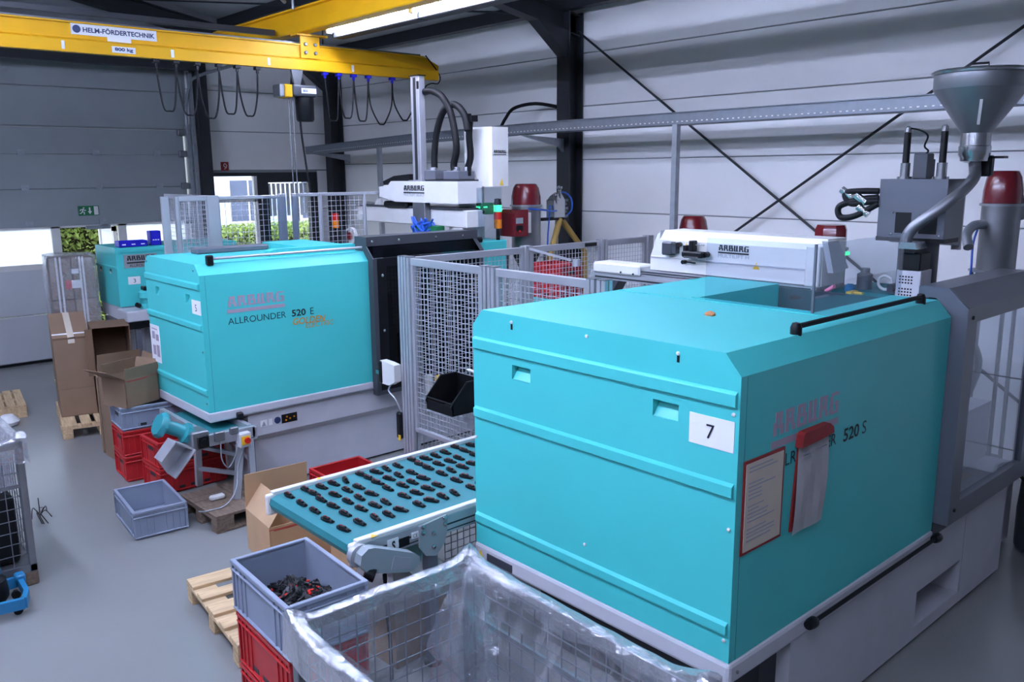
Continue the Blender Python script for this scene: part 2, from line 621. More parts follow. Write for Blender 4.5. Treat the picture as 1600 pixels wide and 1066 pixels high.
# end wall with the gate and window openings
wb = struct('wall_back', MB().box(5.50, YB+0.03, 0, 5.80, YB+0.25, 5.6).box(7.80, YB+0.03, 0, XW+0.2, YB+0.25, 5.0)
            .box(5.80, YB+0.03, 0, 7.80, YB+0.25, 0.85).box(5.80, YB+0.03, 2.75, 7.80, YB+0.25, 5.6)
            .box(-7.2, YB+0.03, 3.42, 5.50, YB+0.25, 7.9).box(-7.2, YB+0.03, 0, 1.40, YB+0.25, 3.42), cladgrey)
for a, b in ((2.79, 3.42), (3.42, 4.065), (4.065, 4.78)):
    obj('panel', MB().box(5.56, YB, a+0.006, XW, YB+0.03, b-0.006, 0.004), clad, wb)
for x0, x1 in ((5.56, 5.78), (7.82, XW)):
    for a, b in ((0.0, 0.75), (0.75, 1.42), (1.42, 2.1), (2.1, 2.78)):
        obj('panel', MB().box(x0, YB, a+0.006, x1, YB+0.03, b-0.006, 0.004), clad, wb)
obj('panel', MB().box(5.80, YB, 0, 7.80, YB+0.03, 0.84, 0.004), clad, wb)
for a, b in ((3.43, 3.99), (3.99, 4.62)):
    obj('panel', MB().box(-2.0, YB, a+0.006, 5.50, YB+0.03, b-0.006, 0.004), doorgrey, wb)
struct('wall_left', MB().box(-7.4, -5.2, 0, -7.2, YB+0.2, 7.8), wallpaint)
struct('wall_front', MB().box(-7.4, -5.4, 0, XW+0.25, -5.2, 7.8), wallpaint)
# roof: sloping sheet panels with seams, purlins, rafters
def zr(x):
    return 4.80+(XW-x)*0.19
ce = struct('ceiling', MB().prism([(-7.4, zr(-7.4)+0.05), (XW+0.25, zr(XW+0.25)+0.05), (XW+0.25, zr(XW+0.25)+0.2), (-7.4, zr(-7.4)+0.2)], 'Y', -5.4, YB+0.25), roofsheet)
y = -5.2
while y < YB:
    y2 = min(y+1.0, YB)
    obj('roof_panel', MB().prism([(-7.3, zr(-7.3)), (XW, zr(XW)), (XW, zr(XW)+0.05), (-7.3, zr(-7.3)+0.05)], 'Y', y+0.008, y2-0.008), roofsheet, ce)
    y = y2
k = 1
for x in (7.95, 6.2, 4.5, 2.8, 1.1, -0.6, -2.4):
    struct('trim_%d' % k, MB().prism([(x-0.05, zr(x)-0.16), (x+0.05, zr(x)-0.17), (x+0.05, zr(x)-0.005), (x-0.05, zr(x)-0.005)], 'Y', -5.2, YB-0.01), darksteel)
    k += 1
for yy in (1.85, 7.88, 13.72):
    # rafter (I section: flanges and web) with haunch at the column
    b = MB()
    def sl(x, d): return zr(x)-0.17-d
    for d0, d1, hw in ((0, 0.02, 0.09), (0.02, 0.24, 0.012), (0.24, 0.26, 0.09)):
        b.prism([(-7.2, sl(-7.2, d1)), (8.14, sl(8.14, d1)), (8.14, sl(8.14, d0)), (-7.2, sl(-7.2, d0))], 'Y', yy-hw, yy+hw)
    b.prism([(7.95, 4.12), (7.42, sl(7.42, 0.26)), (7.95, sl(7.95, 0.26))], 'Y', yy-0.09, yy+0.09)
    struct('trim_%d' % k, b, darksteel)
    k += 1
    # column (I section)
    b = MB()
    b.box(7.93, yy-0.11, 0, 7.95, yy+0.11, zr(8)-0.17).box(8.16, yy-0.11, 0, 8.18, yy+0.11, zr(8)-0.17).box(7.95, yy-0.012, 0, 8.16, yy+0.012, zr(8)-0.17)
    struct('trim_%d' % k, b, darksteel)
    k += 1
# dark posts and head beam round the roller gate
struct('trim_%d' % k, MB().box(5.60, 13.66, 0, 5.78, 13.90, 4.62), darksteel); k += 1
struct('trim_%d' % k, MB().box(-2.0, 13.45, 4.30, 5.60, 13.60, 4.62).box(-2, 13.60, 4.42, 5.60, 13.85, 4.52), darksteel); k += 1
# wind bracing rods on the right wall and under the roof
b = MB()
b.tube([(8.10, 7.78, 4.44), (8.10, 1.98, 0.42)], 0.014, 6)
b.tube([(8.07, 1.98, 4.36), (8.07, 7.78, 0.45)], 0.014, 6)
struct('trim_%d' % k, b, darksteel); k += 1
b = MB()
for x0, y0, x1, y1 in ((7.9, 7.9, 4.6, 13.7), (4.6, 7.9, 7.9, 13.7), (4.6, 7.9, 1.2, 13.7), (1.2, 7.9, 4.6, 13.7)):
    b.tube([(x0, y0, zr(x0)-0.22), (x1, y1, zr(x1)-0.22)], 0.013, 6)
struct('trim_%d' % k, b, darksteel); k += 1
# conduit pipe beside the column
struct('trim_%d' % k, MB().tube([(8.14, 8.14, 0), (8.14, 8.14, 4.5)], 0.022, 8), galv); k += 1

# ---- sectional gate with window row and open wicket
d1 = thing('door_1', None, None, (3.45, YB, 0), kind='structure')
for a, b_ in ((2.00, 2.55), (2.55, 3.05), (3.05, 3.42)):
    obj('panel', MB().box(1.40, YB-0.03, a+0.008, 5.44, YB+0.03, b_-0.004, 0.012), doorgrey, d1)
    obj('rail', MB().box(1.40, YB-0.045, a-0.004, 5.44, YB-0.03, a+0.03), doorgrey, d1)
for x in (2.1, 3.1, 4.1, 5.0):
    for z in (2.55, 3.05, 2.03):
        obj('hinge', MB().box(x-0.05, YB-0.058, z-0.03, x+0.05, YB-0.045, z+0.05), galv, d1)
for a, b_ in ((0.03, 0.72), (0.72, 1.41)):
    obj('panel', MB().box(1.40, YB-0.03, a+0.005, 3.40, YB+0.03, b_-0.005, 0.012), doorlit, d1)
    obj('panel', MB().box(4.42, YB-0.03, a+0.005, 5.44, YB+0.03, b_-0.005, 0.012), doorlit, d1)
obj('bottom_seal', MB().box(1.40, YB-0.04, 0.0, 3.40, YB+0.03, 0.035).box(4.42, YB-0.04, 0, 5.44, YB+0.03, 0.035), rubber, d1)
fr = MB()
for x0, x1 in ((3.38, 3.50), (4.32, 4.44), (5.36, 5.44), (1.40, 1.48)):
    fr.box(x0, YB-0.035, 0.03 if 3.3 < x0 < 4.4 else 1.41, x1, YB+0.035, 1.99)
fr.box(1.48, YB-0.035, 1.38, 3.38, YB+0.035, 1.46).box(4.44, YB-0.035, 1.38, 5.36, YB+0.035, 1.46)
fr.box(1.40, YB-0.035, 1.965, 5.44, YB+0.035, 2.0)
obj('window_frame', fr, offwhite, d1)
obj('pane', MB().box(1.48, YB-0.006, 1.46, 3.38, YB+0.006, 1.965), frosted, d1)
obj('pane', MB().box(4.44, YB-0.006, 1.46, 5.36, YB+0.006, 1.965), frosted, d1)
lf = obj('wicket_leaf', MB().box(4.27, YB+0.06, 0.08, 4.32, YB+0.82, 1.42).box(4.27, YB+0.06, 1.42, 4.32, YB+0.14, 1.95).box(4.27, YB+0.74, 1.42, 4.32, YB+0.82, 1.95).box(4.27, YB+0.06, 1.88, 4.32, YB+0.82, 1.95), offwhite, d1)
obj('pane', MB().box(4.29, YB+0.14, 1.42, 4.30, YB+0.74, 1.88), frosted, lf)
obj('door_closer', MB().box(3.85, YB-0.09, 1.93, 4.20, YB-0.035, 1.985, 0.006), galv, d1)
for x in (5.46,):
    obj('guide_track', MB().box(x, 13.80, 0, x+0.05, YB-0.02, 3.5).box(x+0.06, 13.74, 0, x+0.12, 13.80, 4.3), galv, d1)
    obj('guide_track', MB().tube(loop3([(x+0.02, 13.86, 3.3), (x+0.02, 13.82, 3.75), (x+0.02, 13.6, 4.08), (x+0.02, 13.2, 4.2), (x+0.02, 11.0, 4.26)], 6), 0.025, 6), galv, d1)
for z in (0.72, 1.41, 2.0, 2.55, 3.05, 3.38):
    obj('roller_bracket', MB().box(5.34, YB-0.10, z-0.05, 5.46, YB-0.03, z+0.05, 0.01), steeldull, d1)
# escape route sign on the gate
sg = thing('exit_sign', 'green escape route sign with running man and arrow on the roller gate', 'sign', (3.92, YB-0.05, 2.13))
obj('sign_plate', MB().box(3.775, YB-0.042, 2.135, 4.065, YB-0.031, 2.28), signgreen, sg)
face_rects('-Y', (3.995, YB-0.042, 2.145), [(0, 0, 0.06, 0.125)], paper, sg, 'doorway_symbol', 0.002)
def figure(parent, ox, oz, s, y):
    b = MB()
    pl = [((.45, .78), (.35, .42)), ((.35, .42), (.62, .30)), ((.62, .30), (.55, .02)), ((.35, .42), (.22, .22)), ((.22, .22), (.0, .16)), ((.44, .72), (.68, .56)), ((.44, .72), (.15, .70)), ((.15, .70), (.08, .5)), ((.68, .56), (.82, .62))]
    for (a, c), (d, e) in pl:
        b.bar((ox+a*s, y, oz+c*s), (ox+d*s, y, oz+e*s), 0.006, 0.11*s)
    b.lathe([(0, -0.003), (0.1*s, -0.003), (0.1*s, 0.003), (0, 0.003)], (ox+.56*s, y, oz+.9*s), 12, 'Y')
    return obj('running_man_symbol', b, paper, parent)
figure(sg, 3.79, 2.15, 0.11, YB-0.045)
b = MB().bar((3.935, YB-0.045, 2.255), (3.935, YB-0.045, 2.185), 0.006, 0.02)
b.prism([(3.905, 2.2), (3.965, 2.2), (3.935, 2.155)], 'Y', YB-0.047, YB-0.043)
obj('arrow_symbol', b, paper, sg)
fs = thing('fire_sign', 'small square red fire equipment sign above the window', 'sign', (6.105, YB-0.03, 2.78))
obj('sign_plate', MB().box(6.04, YB-0.012, 2.785, 6.17, YB-0.002, 2.925), signred, fs)
b = MB().tube(loop3([(6.09, YB-0.014, 2.81), (6.12, YB-0.014, 2.83), (6.135, YB-0.014, 2.87), (6.10, YB-0.014, 2.90), (6.085, YB-0.014, 2.86), (6.12, YB-0.014, 2.84)], 4), 0.006, 6)
obj('hose_symbol', b, paper, fs)

# ---- window of the end wall (dark frames, two lights)
w1 = thing('window_1', None, None, (6.8, YB, 0.85), kind='structure')
fr = MB().box(5.80, YB-0.01, 2.69, 7.80, YB+0.12, 2.75).box(5.80, YB-0.01, 0.85, 7.80, YB+0.12, 0.93)
fr.box(5.80, YB-0.01, 0.93, 5.84, YB+0.12, 2.69)
fr.box(6.66, YB-0.01, 0.93, 6.86, YB+0.12, 2.69).box(7.66, YB-0.01, 0.93, 7.80, YB+0.12, 2.69)
fr.box(6.86, YB-0.01, 2.58, 7.66, YB+0.12, 2.69)
obj('window_frame', fr, darksteel, w1)
fr = MB().box(5.84, YB+0.0, 2.26, 6.66, YB+0.07, 2.31).box(6.60, YB, 0.93, 6.66, YB+0.07, 2.69)
obj('glazing_bar', fr, offwhite, w1)
obj('pane', MB().box(5.84, YB+0.05, 0.93, 6.66, YB+0.06, 2.69), winglass, w1)
obj('pane', MB().box(6.86, YB+0.05, 0.93, 7.66, YB+0.06, 2.58), winglass, w1)
for i in range(9):
    obj('blind_slat', MB().box(6.88+i*0.087, YB+0.075, 2.0, 6.94+i*0.087, YB+0.08, 2.56), offwhite, w1)
obj('window_sill', MB().box(5.80, YB-0.10, 0.83, 7.80, YB+0.02, 0.86), offwhite, w1)

# ================================================================== OUTSIDE
struct('ground_outside', MB().box(-30, YB+0.02, -0.25, 60, 90, -0.02), ground_out)
def hedge(name, x0, x1, y0, y1, h, n, label):
    t = thing(name, label, 'hedge', ((x0+x1)/2, (y0+y1)/2, -0.02))
    rnd = random.Random(3)
    b = MB()
    me = bpy.data.meshes.new('leaf')
    vs, fc = [], []
    for i in range(n):
        # denser on the shell that faces the hall
        px = rnd.uniform(x0, x1); pz = rnd.uniform(0.05, h); py = y0+abs(rnd.gauss(0, 0.25))
        if rnd.random() < 0.3:
            pz = h-abs(rnd.gauss(0, 0.12)); py = rnd.uniform(y0, y1)
        s = rnd.uniform(0.03, 0.075)
        d = Vector((rnd.gauss(0, 1), rnd.gauss(0, 1), rnd.gauss(0, 1))).normalized()
        e = d.cross(Vector((rnd.gauss(0, 1), rnd.gauss(0, 1), rnd.gauss(0, 1)))).normalized()
        c = Vector((px, py, pz))
        k0 = len(vs)
        vs += [c-d*s, c+e*s*0.5, c+d*s, c-e*s*0.5]
        fc.append((k0, k0+1, k0+2, k0+3))
    inv = wmat(t).inverted()
    me.from_pydata([inv @ v for v in vs], [], fc)
    me.materials.append(leafA)
    o = bpy.data.objects.new('foliage', me); C.objects.link(o); o.parent = t; o['kind'] = 'stuff'
    obj('twigs', MB().box(x0+0.05, y0+0.25, -0.02, x1-0.05, y1-0.1, h-0.2), stem, t)
hedge('hedge', 2.2, 5.4, 16.4, 17.3, 2.15, 9000, 'tall green hedge outside the open wicket of the gate')
hedge('hedge', 6.4, 13.0, 17.6, 18.6, 1.62, 12000, 'low clipped hedge outside the dark framed window')
bl = thing('office_building', 'pale blue building with dark windows seen through the window', 'building', (22, 36, -0.02))
obj('wall', MB().box(8, 36, -0.02, 42, 44, 8.0), facade, bl)
obj('roof', MB().box(7.8, 35.7, 8.0, 42.2, 44.2, 8.3), guardgrey, bl)
for zz in (0.6, 3.4):
    for i in range(9):
        x = 9.0+i*3.4
        wv = obj('window', MB().box(x, 35.93, zz, x+1.8, 36.02, zz+1.9), offwhite, bl)
        obj('pane', MB().box(x+0.08, 35.91, zz+0.08, x+0.86, 35.94, zz+1.82).box(x+0.94, 35.91, zz+0.08, x+1.72, 35.94, zz+1.82), facadewin, wv)
b = thing('delivery_van', 'dark vehicle parked outside before the hedge', 'vehicle', (8.2, 16.6, -0.02)) if False else None

# ================================================================== LAMPS, CRANE, TRAY
def batten(x, y0, z, label, length=1.5, group='fluorescent battens under the roof', hang=True, skirt='both', twin=False):
    t = thing('fluorescent_lamp', label, 'lamp', (x, y0, z), group=group)
    obj('housing', MB().prism([(x-0.06, z+0.09), (x-0.09, z+0.03), (x+0.09, z+0.03), (x+0.06, z+0.09)], 'Y', y0, y0+length), darksteel, t)
    for dx in ((-0.045, 0.045) if twin else (0,)):
        obj('tube', MB().tube([(x+dx, y0+0.03, z), (x+dx, y0+length-0.03, z)], 0.026, 10), tube_light, t)
    if skirt == 'both':
        obj('reflector_or_beam', MB().bar((x-0.088, y0, z+0.026), (x-0.088, y0+length, z+0.026), 0.004, 0.026), roofsheet, t)
        obj('reflector_or_beam', MB().bar((x+0.088, y0, z+0.026), (x+0.088, y0+length, z+0.026), 0.004, 0.026), roofsheet, t)
    else:
        obj('reflector_or_beam', MB().box(x+0.06, y0, z-0.075, x+0.20, y0+length, z+0.085, 0.01), darksteel, t)  # dark steel beam running beside the tube, screens the wall side
    e = MB()
    for yy in (y0, y0+length-0.03):
        e.box(x-0.03, yy, z-0.03, x+0.03, yy+0.03, z+0.04)
    obj('socket', e, offwhite, t)
    if hang:
        h = MB()
        for yy in (y0+0.3, y0+length-0.3):
            h.tube([(x, yy, z+0.09), (x, yy, zr(x)-0.02)], 0.006, 6)
        obj('hanger', h, galv, t)
    return t
names = ['first', 'second', 'third', 'fourth', 'fifth', 'sixth', 'seventh']
for i in range(2):
    batten(3.0, 3.7+i*1.65, 4.78, '%s fluorescent batten along the middle aisle, counted from the camera end' % names[i])
for i in range(6):  # unseen lamp row, added with twin tubes to brighten the machine end faces
    batten(0.2, -0.75+i*1.85, 4.85, '%s unseen fill batten added over the left aisle, counted from the camera end' % names[i], group='unseen fill battens added over the left aisle', twin=True)
for i in range(6):  # further unseen row, added for more light from the left
    batten(-2.8, -0.75+i*1.85, 4.95, '%s unseen fill batten added as outermost left row, counted from the camera end' % names[i], group='unseen fill battens added as the outer row')
for i in range(3):
    batten(5.105, 3.9+i*1.61, 4.275, '%s lit batten beside the yellow crane runway, counted from the camera end' % names[i], hang=False, length=1.6, group='fluorescent battens beside the runway', skirt='right')

cr = thing('bridge_crane', 'yellow crane girder with maker name and load plate crossing above the gate', 'crane', (3.0, 9.0, 3.87))
# girder: upper plate web and lower rail profile
def gird(b, x0, x1):
    b.box(x0, 9.0, 3.985, x1, 9.16, 4.145, 0.004)
    return b
gp = MB()
gp.prism([(-2.5, 4.00), (6.83, 4.00), (6.83, 4.05), (6.62, 4.145), (-2.5, 4.145)], 'Y', 9.0, 9.05)
gp.box(-2.5, 8.98, 4.135, 6.6, 9.12, 4.15)
obj('upper_web', gp, yellow, cr)
gp = MB().prism([(8.96, 3.87), (9.04, 3.87), (9.04, 3.885), (9.10, 3.885), (9.10, 3.98), (9.05, 4.0), (9.0, 4.0), (8.96, 3.98)], 'X', -2.5, 6.80)
obj('rail_profile', gp, yellow, cr)
obj('cable_channel', MB().box(-2.5, 9.06, 4.15, 6.6, 9.11, 4.18, 0.004), guardgrey, cr)
for x in (2.45, 3.46, 4.50, 5.55):
    obj('joint_mark', MB().box(x-0.015, 8.955, 3.89, x+0.015, 8.962, 3.965), paper, cr)
pl = plate('-Y', (2.54, 8.998, 4.035), 0.79, 0.10, paper, cr, 'name_plate')
b = MB(); b.lathe([(0, -0.002), (0.036, -0.002), (0.036, 0.002), (0, 0.002)], (2.59, 8.992, 4.085), 16, 'Y')
obj('emblem', b, inkblue, cr)
text('HELM-FÖRDERTECHNIK', '-Y', (2.645, 8.994, 4.06), 0.665, 0.055, inkblue, cr, bold=0.03)
plate('-Y', (2.86, 8.999, 3.995), 0.22, 0.04, paper, cr, 'small_plate')
plate('-Y', (2.88, 8.958, 3.893), 0.22, 0.058, paper, cr, 'load_plate')
text('800 kg', '-Y', (2.905, 8.953, 3.90), 0.17, 0.042, inkblue, cr, bold=0.035)
# suspension bracket with four bolts where the girder meets the runway
obj('bracket_plate', MB().box(4.90, 8.975, 4.00, 5.14, 8.995, 4.24, 0.003).box(4.84, 8.93, 4.235, 5.22, 9.08, 4.255), yellow, cr)
studs('-Y', [(4.96, 8.975, 4.15), (5.08, 8.975, 4.15), (4.96, 8.975, 4.06), (5.08, 8.975, 4.06)], 0.02, steeldull, cr, 'bolt', 0.025)
# festoon trolleys and looped flat cable
xs = [3.30, 3.50, 3.72, 3.95, 4.15, 4.38, 5.20, 5.38, 5.58, 5.78, 6.12, 6.46]
for x in xs:
    obj('cable_trolley', MB().box(x-0.03, 8.965, 3.835, x+0.03, 9.035, 3.868, 0.004).box(x-0.012, 8.99, 3.80, x+0.012, 9.01, 3.835), blueplastic if x > 5 else black, cr)
for a, c in zip(xs, xs[1:]):
    if c-a > 0.5: continue
    d = 0.47+0.03*math.sin(a*9)
    pts = loop3([(a, 9.0, 3.81), (a+0.02, 9.0, 3.81-d*0.55), ((a+c)/2-0.05, 9.0, 3.81-d*0.95), ((a+c)/2, 9.0, 3.81-d), ((a+c)/2+0.05, 9.0, 3.81-d*0.95), (c-0.02, 9.0, 3.81-d*0.55), (c, 9.0, 3.81)], 5)
    obj('festoon_cable', MB().tube(pts, 0.009, 6), rubber, cr)
obj('festoon_cable', MB().tube(loop3([(6.46, 9.0, 3.81), (6.5, 9.0, 3.5), (6.54, 9.0, 3.25), (6.58, 9.0, 3.45), (6.6, 9.0, 3.75), (6.7, 9.0, 3.83), (6.82, 9.0, 3.84), (6.84, 9.0, 3.95), (6.62, 8.985, 4.16)], 6), 0.008, 6), rubber, cr)
# hoist hanging from the girder
ho = thing('chain_hoist', 'black electric chain hoist hanging under the yellow girder', 'hoist', (4.85, 8.99, 3.30))
obj('suspension_lug', MB().prism([(4.77, 3.868), (4.91, 3.868), (4.90, 3.80), (4.87, 3.70), (4.80, 3.70), (4.78, 3.80)], 'Y', 8.97, 9.01), steel, ho)
obj('hook_block', MB().prism([(4.80, 3.82), (4.92, 3.80), (4.97, 3.68), (4.78, 3.68)], 'Y', 9.012, 9.05), black, ho)
obj('motor_housing', MB().box(4.73, 8.88, 3.575, 5.03, 9.10, 3.70, 0.02, 2), guarddark, ho)
obj('rating_label', MB().box(4.83, 8.874, 3.61, 5.01, 8.88, 3.665), paper, ho)
text('800', '-Y', (4.845, 8.874, 3.622), 0.06, 0.028, inkblue, ho, bold=0.02)
b = MB().box(4.585, 8.90, 3.565, 4.64, 9.08, 3.70, 0.01)
obj('end_cover', b, steeldull, ho)
obj('control_box', MB().box(4.64, 8.89, 3.56, 4.73, 9.09, 3.70, 0.01), yellow, ho)
obj('chain_container', MB().lathe([(0, 0), (0.085, 0), (0.10, 0.02), (0.105, 0.26), (0, 0.26)], (4.92, 8.99, 3.31), 20), black, ho)
obj('pendant_cable', MB().tube(loop3([(4.86, 8.99, 3.56), (4.86, 8.99, 3.2), (4.92, 8.98, 2.6), (4.98, 8.97, 2.0)], 6), 0.011, 6), rubber, ho)
obj('lifting_chain', MB().tube([(4.78, 9.0, 3.56), (4.78, 9.0, 2.2)], 0.007, 6).tube([(4.73, 9.0, 3.56), (4.73, 9.0, 2.1)], 0.007, 6), steeldull, ho)
# runway along Y
rw = thing('crane_runway', 'yellow crane runway beam running overhead beside the lit lamp', 'crane', (4.95, 6.0, 4.25))
obj('beam', MB().prism([(4.85, 4.257), (4.99, 4.257), (5.0, 4.27), (5.0, 4.36), (4.94, 4.375), (4.94, 4.50), (4.97, 4.51), (4.97, 4.53), (4.87, 4.53), (4.87, 4.51), (4.90, 4.50), (4.90, 4.375), (4.84, 4.36), (4.84, 4.27)], 'Y', -1.0, 11.2), yellow, rw)
h = MB()
for yy in (1.85, 7.88):
    h.box(4.88, yy-0.03, 4.53, 4.915, yy+0.03, zr(4.88)-0.42).box(4.925, yy-0.03, 4.53, 4.96, yy+0.03, zr(4.9)-0.42)
obj('hanger', h, galv, rw)
rp = MB().tube([(4.7, 8.9, 4.55), (4.0, 8.6, 4.95)], 0.02, 6).tube([(4.82, 8.95, 4.5), (4.82, 8.95, 5.0)], 0.016, 6)
obj('brace_rod', rp, galv, rw)
solo('cable_duct', MB().box(-2.5, 9.35, 4.27, 4.80, 9.43, 4.33, 0.005), guarddark, 'long grey cable duct running above the yellow girder', 'duct')

# galvanised cable tray along the right wall, on posts and brackets
ct = thing('cable_tray', 'galvanised perforated cable tray running along the right wall', 'cable tray', (7.2, 6.0, 3.2))
path = [(7.2, 13.2, 3.05), (7.2, 10.2, 3.15), (7.2, 7.6, 3.195), (7.2, 0.5, 3.215)]
b = MB(); c2 = MB()
for (x, y0, z0), (_, y1, z1) in zip(path, path[1:]):
    b.bar((x+0.13, y0, z0), (x+0.13, y1, z1), 0.26, 0.012)
    for xx in (x, x+0.26):
        b.bar((xx, y0, z0+0.055), (xx, y1, z1+0.055), 0.008, 0.12)
        b.bar((xx+(0.012 if xx > x else -0.012), y0, z0+0.11), (xx+(0.012 if xx > x else -0.012), y1, z1+0.11), 0.03, 0.008)
obj('tray_body', b, traygrey, ct)
hl = MB()
y = 12.9
while y > 0.8:
    for (x, y0, z0), (_, y1, z1) in zip(path, path[1:]):
        if y1 <= y <= y0:
            z = z0+(z1-z0)*(y-y0)/(y1-y0)
            hl.box(7.194, y-0.010, z+0.016, 7.1955, y+0.010, z+0.027)
    y -= 0.06
obj('perforations', hl, offwhite, ct, kind='stuff')
for yy, zt in ((5.54, 3.195), (11.0, 3.10)):
    obj('post', MB().box(7.18, yy-0.03, 0, 7.24, yy+0.03, zt).box(7.13, yy-0.08, 0, 7.29, yy+0.08, 0.012), galv, ct)
obj('wall_bracket', MB().prism([(7.15, 3.18), (7.93, 3.14), (7.93, 2.98), (7.85, 3.04)], 'Y', 7.86, 7.90), galv, ct)
obj('wall_bracket', MB().prism([(7.15, 3.06), (7.93, 3.04), (7.93, 2.9), (7.85, 2.94)], 'Y', 13.0, 13.04), galv, ct)
solo('wall_hose', MB().tube(loop3([(8.1, 8.12, 3.55), (7.9, 8.35, 3.60), (7.75, 8.6, 3.55), (7.7, 8.72, 3.42), (7.6, 8.70, 3.30)], 8), 0.022, 8), rubber, 'black hose looping from the wall pipe to the cable tray', 'hose')
# ================================================================== MACHINES
def pole_profile(b, x, y, z0, z1, w=0.07, d=0.07):
    """slotted aluminium profile post centred at x, y"""
    hw, hd, s, g = w/2, d/2, 0.006, 0.012
    p = [(-hw, -hd), (-s, -hd), (-s, -hd+g), (s, -hd+g), (s, -hd), (hw, -hd), (hw, -s), (hw-g, -s), (hw-g, s), (hw, s), (hw, hd),
         (s, hd), (s, hd-g), (-s, hd-g), (-s, hd), (-hw, hd), (-hw, s), (-hw+g, s), (-hw+g, -s), (-hw, -s)]
    b.prism([(x+u, y+v) for u, v in p], 'Z', z0, z1)
def wires(axis, c, u0, u1, z0, z1, pitch=0.05, w=0.0045):
    b = MB()
    h = w/2
    n = max(1, round((u1-u0)/pitch))
    for i in range(n+1):
        u = u0+(u1-u0)*i/n
        if axis == 'X': b.box(c-h, u-h, z0, c+h, u+h, z1)
        else: b.box(u-h, c-h, z0, u+h, c+h, z1)
    n = max(1, round((z1-z0)/pitch))
    for i in range(n+1):
        z = z0+(z1-z0)*i/n
        if axis == 'X': b.box(c+h, u0, z-h, c+3*h, u1, z+h)
        else: b.box(u0, c+h, z-h, u1, c+3*h, z+h)
    return b

def clamp_cover(t, X0, X1, Y0, Y1, zb, handles, opening=None):
    """sheet metal cover of the clamping unit: body, end panel with pockets, beads"""
    ch = 0.078
    prof = [(Y0, zb), (Y0, 1.935), (Y0+ch, 2.022), (Y1-ch, 2.022), (Y1, 1.935), (Y1, zb)]
    if opening:
        xo, ya, yb = opening
        c = MB().prism(prof, 'X', X0+0.045, xo)
        c.prism([(Y0, zb), (Y0, 1.935), (Y0+ch, 2.022), (ya, 2.022), (ya, 1.78), (Y0+0.12, 1.78), (Y0+0.12, zb)], 'X', xo, X1)
        c.prism([(yb, zb), (yb, 2.022), (Y1-ch, 2.022), (Y1, 1.935), (Y1, zb)], 'X', xo, X1)
        c.box(xo, Y0+0.12, zb, X1, yb, 1.80)
        obj('cover', c, teal, t)
    else:
        obj('cover', MB().prism(prof, 'X', X0+0.045, X1), teal, t)
    e = MB()
    e.prism([(Y0, 1.76), (Y0, 1.935), (Y0+ch, 2.022), (Y1-ch, 2.022), (Y1, 1.935), (Y1, 1.76)], 'X', X0, X0+0.045)
    e.box(X0, Y0, zb, X0+0.045, Y1, 1.685)
    ys = [Y0]
    for a, b_ in sorted(handles): ys += [a, b_]
    ys.append(Y1)
    for a, b_ in zip(ys[::2], ys[1::2]):
        e.box(X0, a, 1.685, X0+0.045, b_, 1.76)
    obj('end_panel', e, teal, t)
    for a, b_ in sorted(handles):
        obj('handle_pocket', MB().prism([(X0+0.006, 1.685), (X0+0.0449, 1.685), (X0+0.0449, 1.742)], 'Y', a+0.002, b_-0.002), teal, t)
    for z0, z1 in ((1.80, 1.872), (1.415, 1.482), (0.80, 0.862)) if zb < 0.72 else ((1.81, 1.872), (1.475, 1.532), (0.93, 0.985)):
        obj('bead', MB().prism([(X0, z1), (X0-0.017, z1-0.012), (X0-0.017, z0+0.010), (X0, z0)], 'Y', Y0+0.012, Y1-0.012), teal, t)
    # seam groove along side
    obj('corner_edge', MB().box(X0+0.0455, Y0-0.001, zb, X0+0.0475, Y0, 1.93), teal_d, t)
    return t

# ---------------------------------------------------------------- machine 7
m7 = thing('moulding_machine', 'large turquoise injection moulding machine with sign 7, nearest the camera', 'machine', (4.5, 2.7, 0))
clamp_cover(m7, 2.883, 4.925, 1.858, 3.545, 0.675, [(2.16, 2.30), (3.09, 3.23)], (4.02, 2.20, 2.93))
s = MB().box(2.873, 1.845, 0.575, 4.93, 3.555, 0.675, 0.018, 2)
obj('drip_tray', s, basegrey, m7)
b = MB()
Yf = 1.862
b.box(3.40, Yf, 0.10, 4.81, 3.50, 0.575).box(5.44, Yf, 0.10, 6.16, 3.50, 0.62).box(4.81, Yf, 0.32, 5.44, 3.5, 0.62).box(4.81, Yf+0.32, 0.10, 5.44, 3.5, 0.32)
b.box(3.40, Yf, 0.02, 6.16, 3.5, 0.10)
obj('base', b, basegrey, m7)
obj('base_pad', MB().box(3.44, 1.90, 0, 6.12, 3.46, 0.02), rubber, m7)
obj('base_seam', MB().box(5.458, Yf-0.0015, 0.10, 5.464, Yf, 0.60), inkgrey, m7)
obj('switch_box', MB().box(5.0, Yf+0.24, 0.28, 5.12, Yf+0.32, 0.315), black, m7)
obj('overhang_shade_panel', MB().box(3.25, 1.93, 0.0, 3.40, 3.40, 0.575), darksteel, m7)  # dark panel added under the overhang, standing in for its shade
studs('-X', [(2.883, 2.70, 1.985), (2.883, 2.17, 1.985), (2.883, 3.23, 1.985), (2.883, 1.885, 1.775), (2.883, 2.70, 0.94), (2.883, 1.885, 1.28), (2.883, 1.885, 0.775), (2.883, 3.53, 1.30)], 0.0085, offwhite, m7)
for yy in (2.17, 3.23):
    face_rects('-X', (2.883, yy+0.007, 1.945), [(0, 0, 0.014, 0.03)], black, m7, 'keyhole_slot', 0.001)
for z in (0.70,):
    studs('-Y', [(2.93, 1.845, 0.625)], 0.008, steel, m7)
p7 = plate('-X', (2.883, 2.10, 1.612), 0.222, 0.132, paper, m7, 'number_card', 0.003)
text('7', '-X', (2.880, 2.012, 1.648), 0.040, 0.062, ink, m7)
plate('-X', (2.873, 3.44, 0.595), 0.21, 0.045, guarddark, m7, 'warning_label')
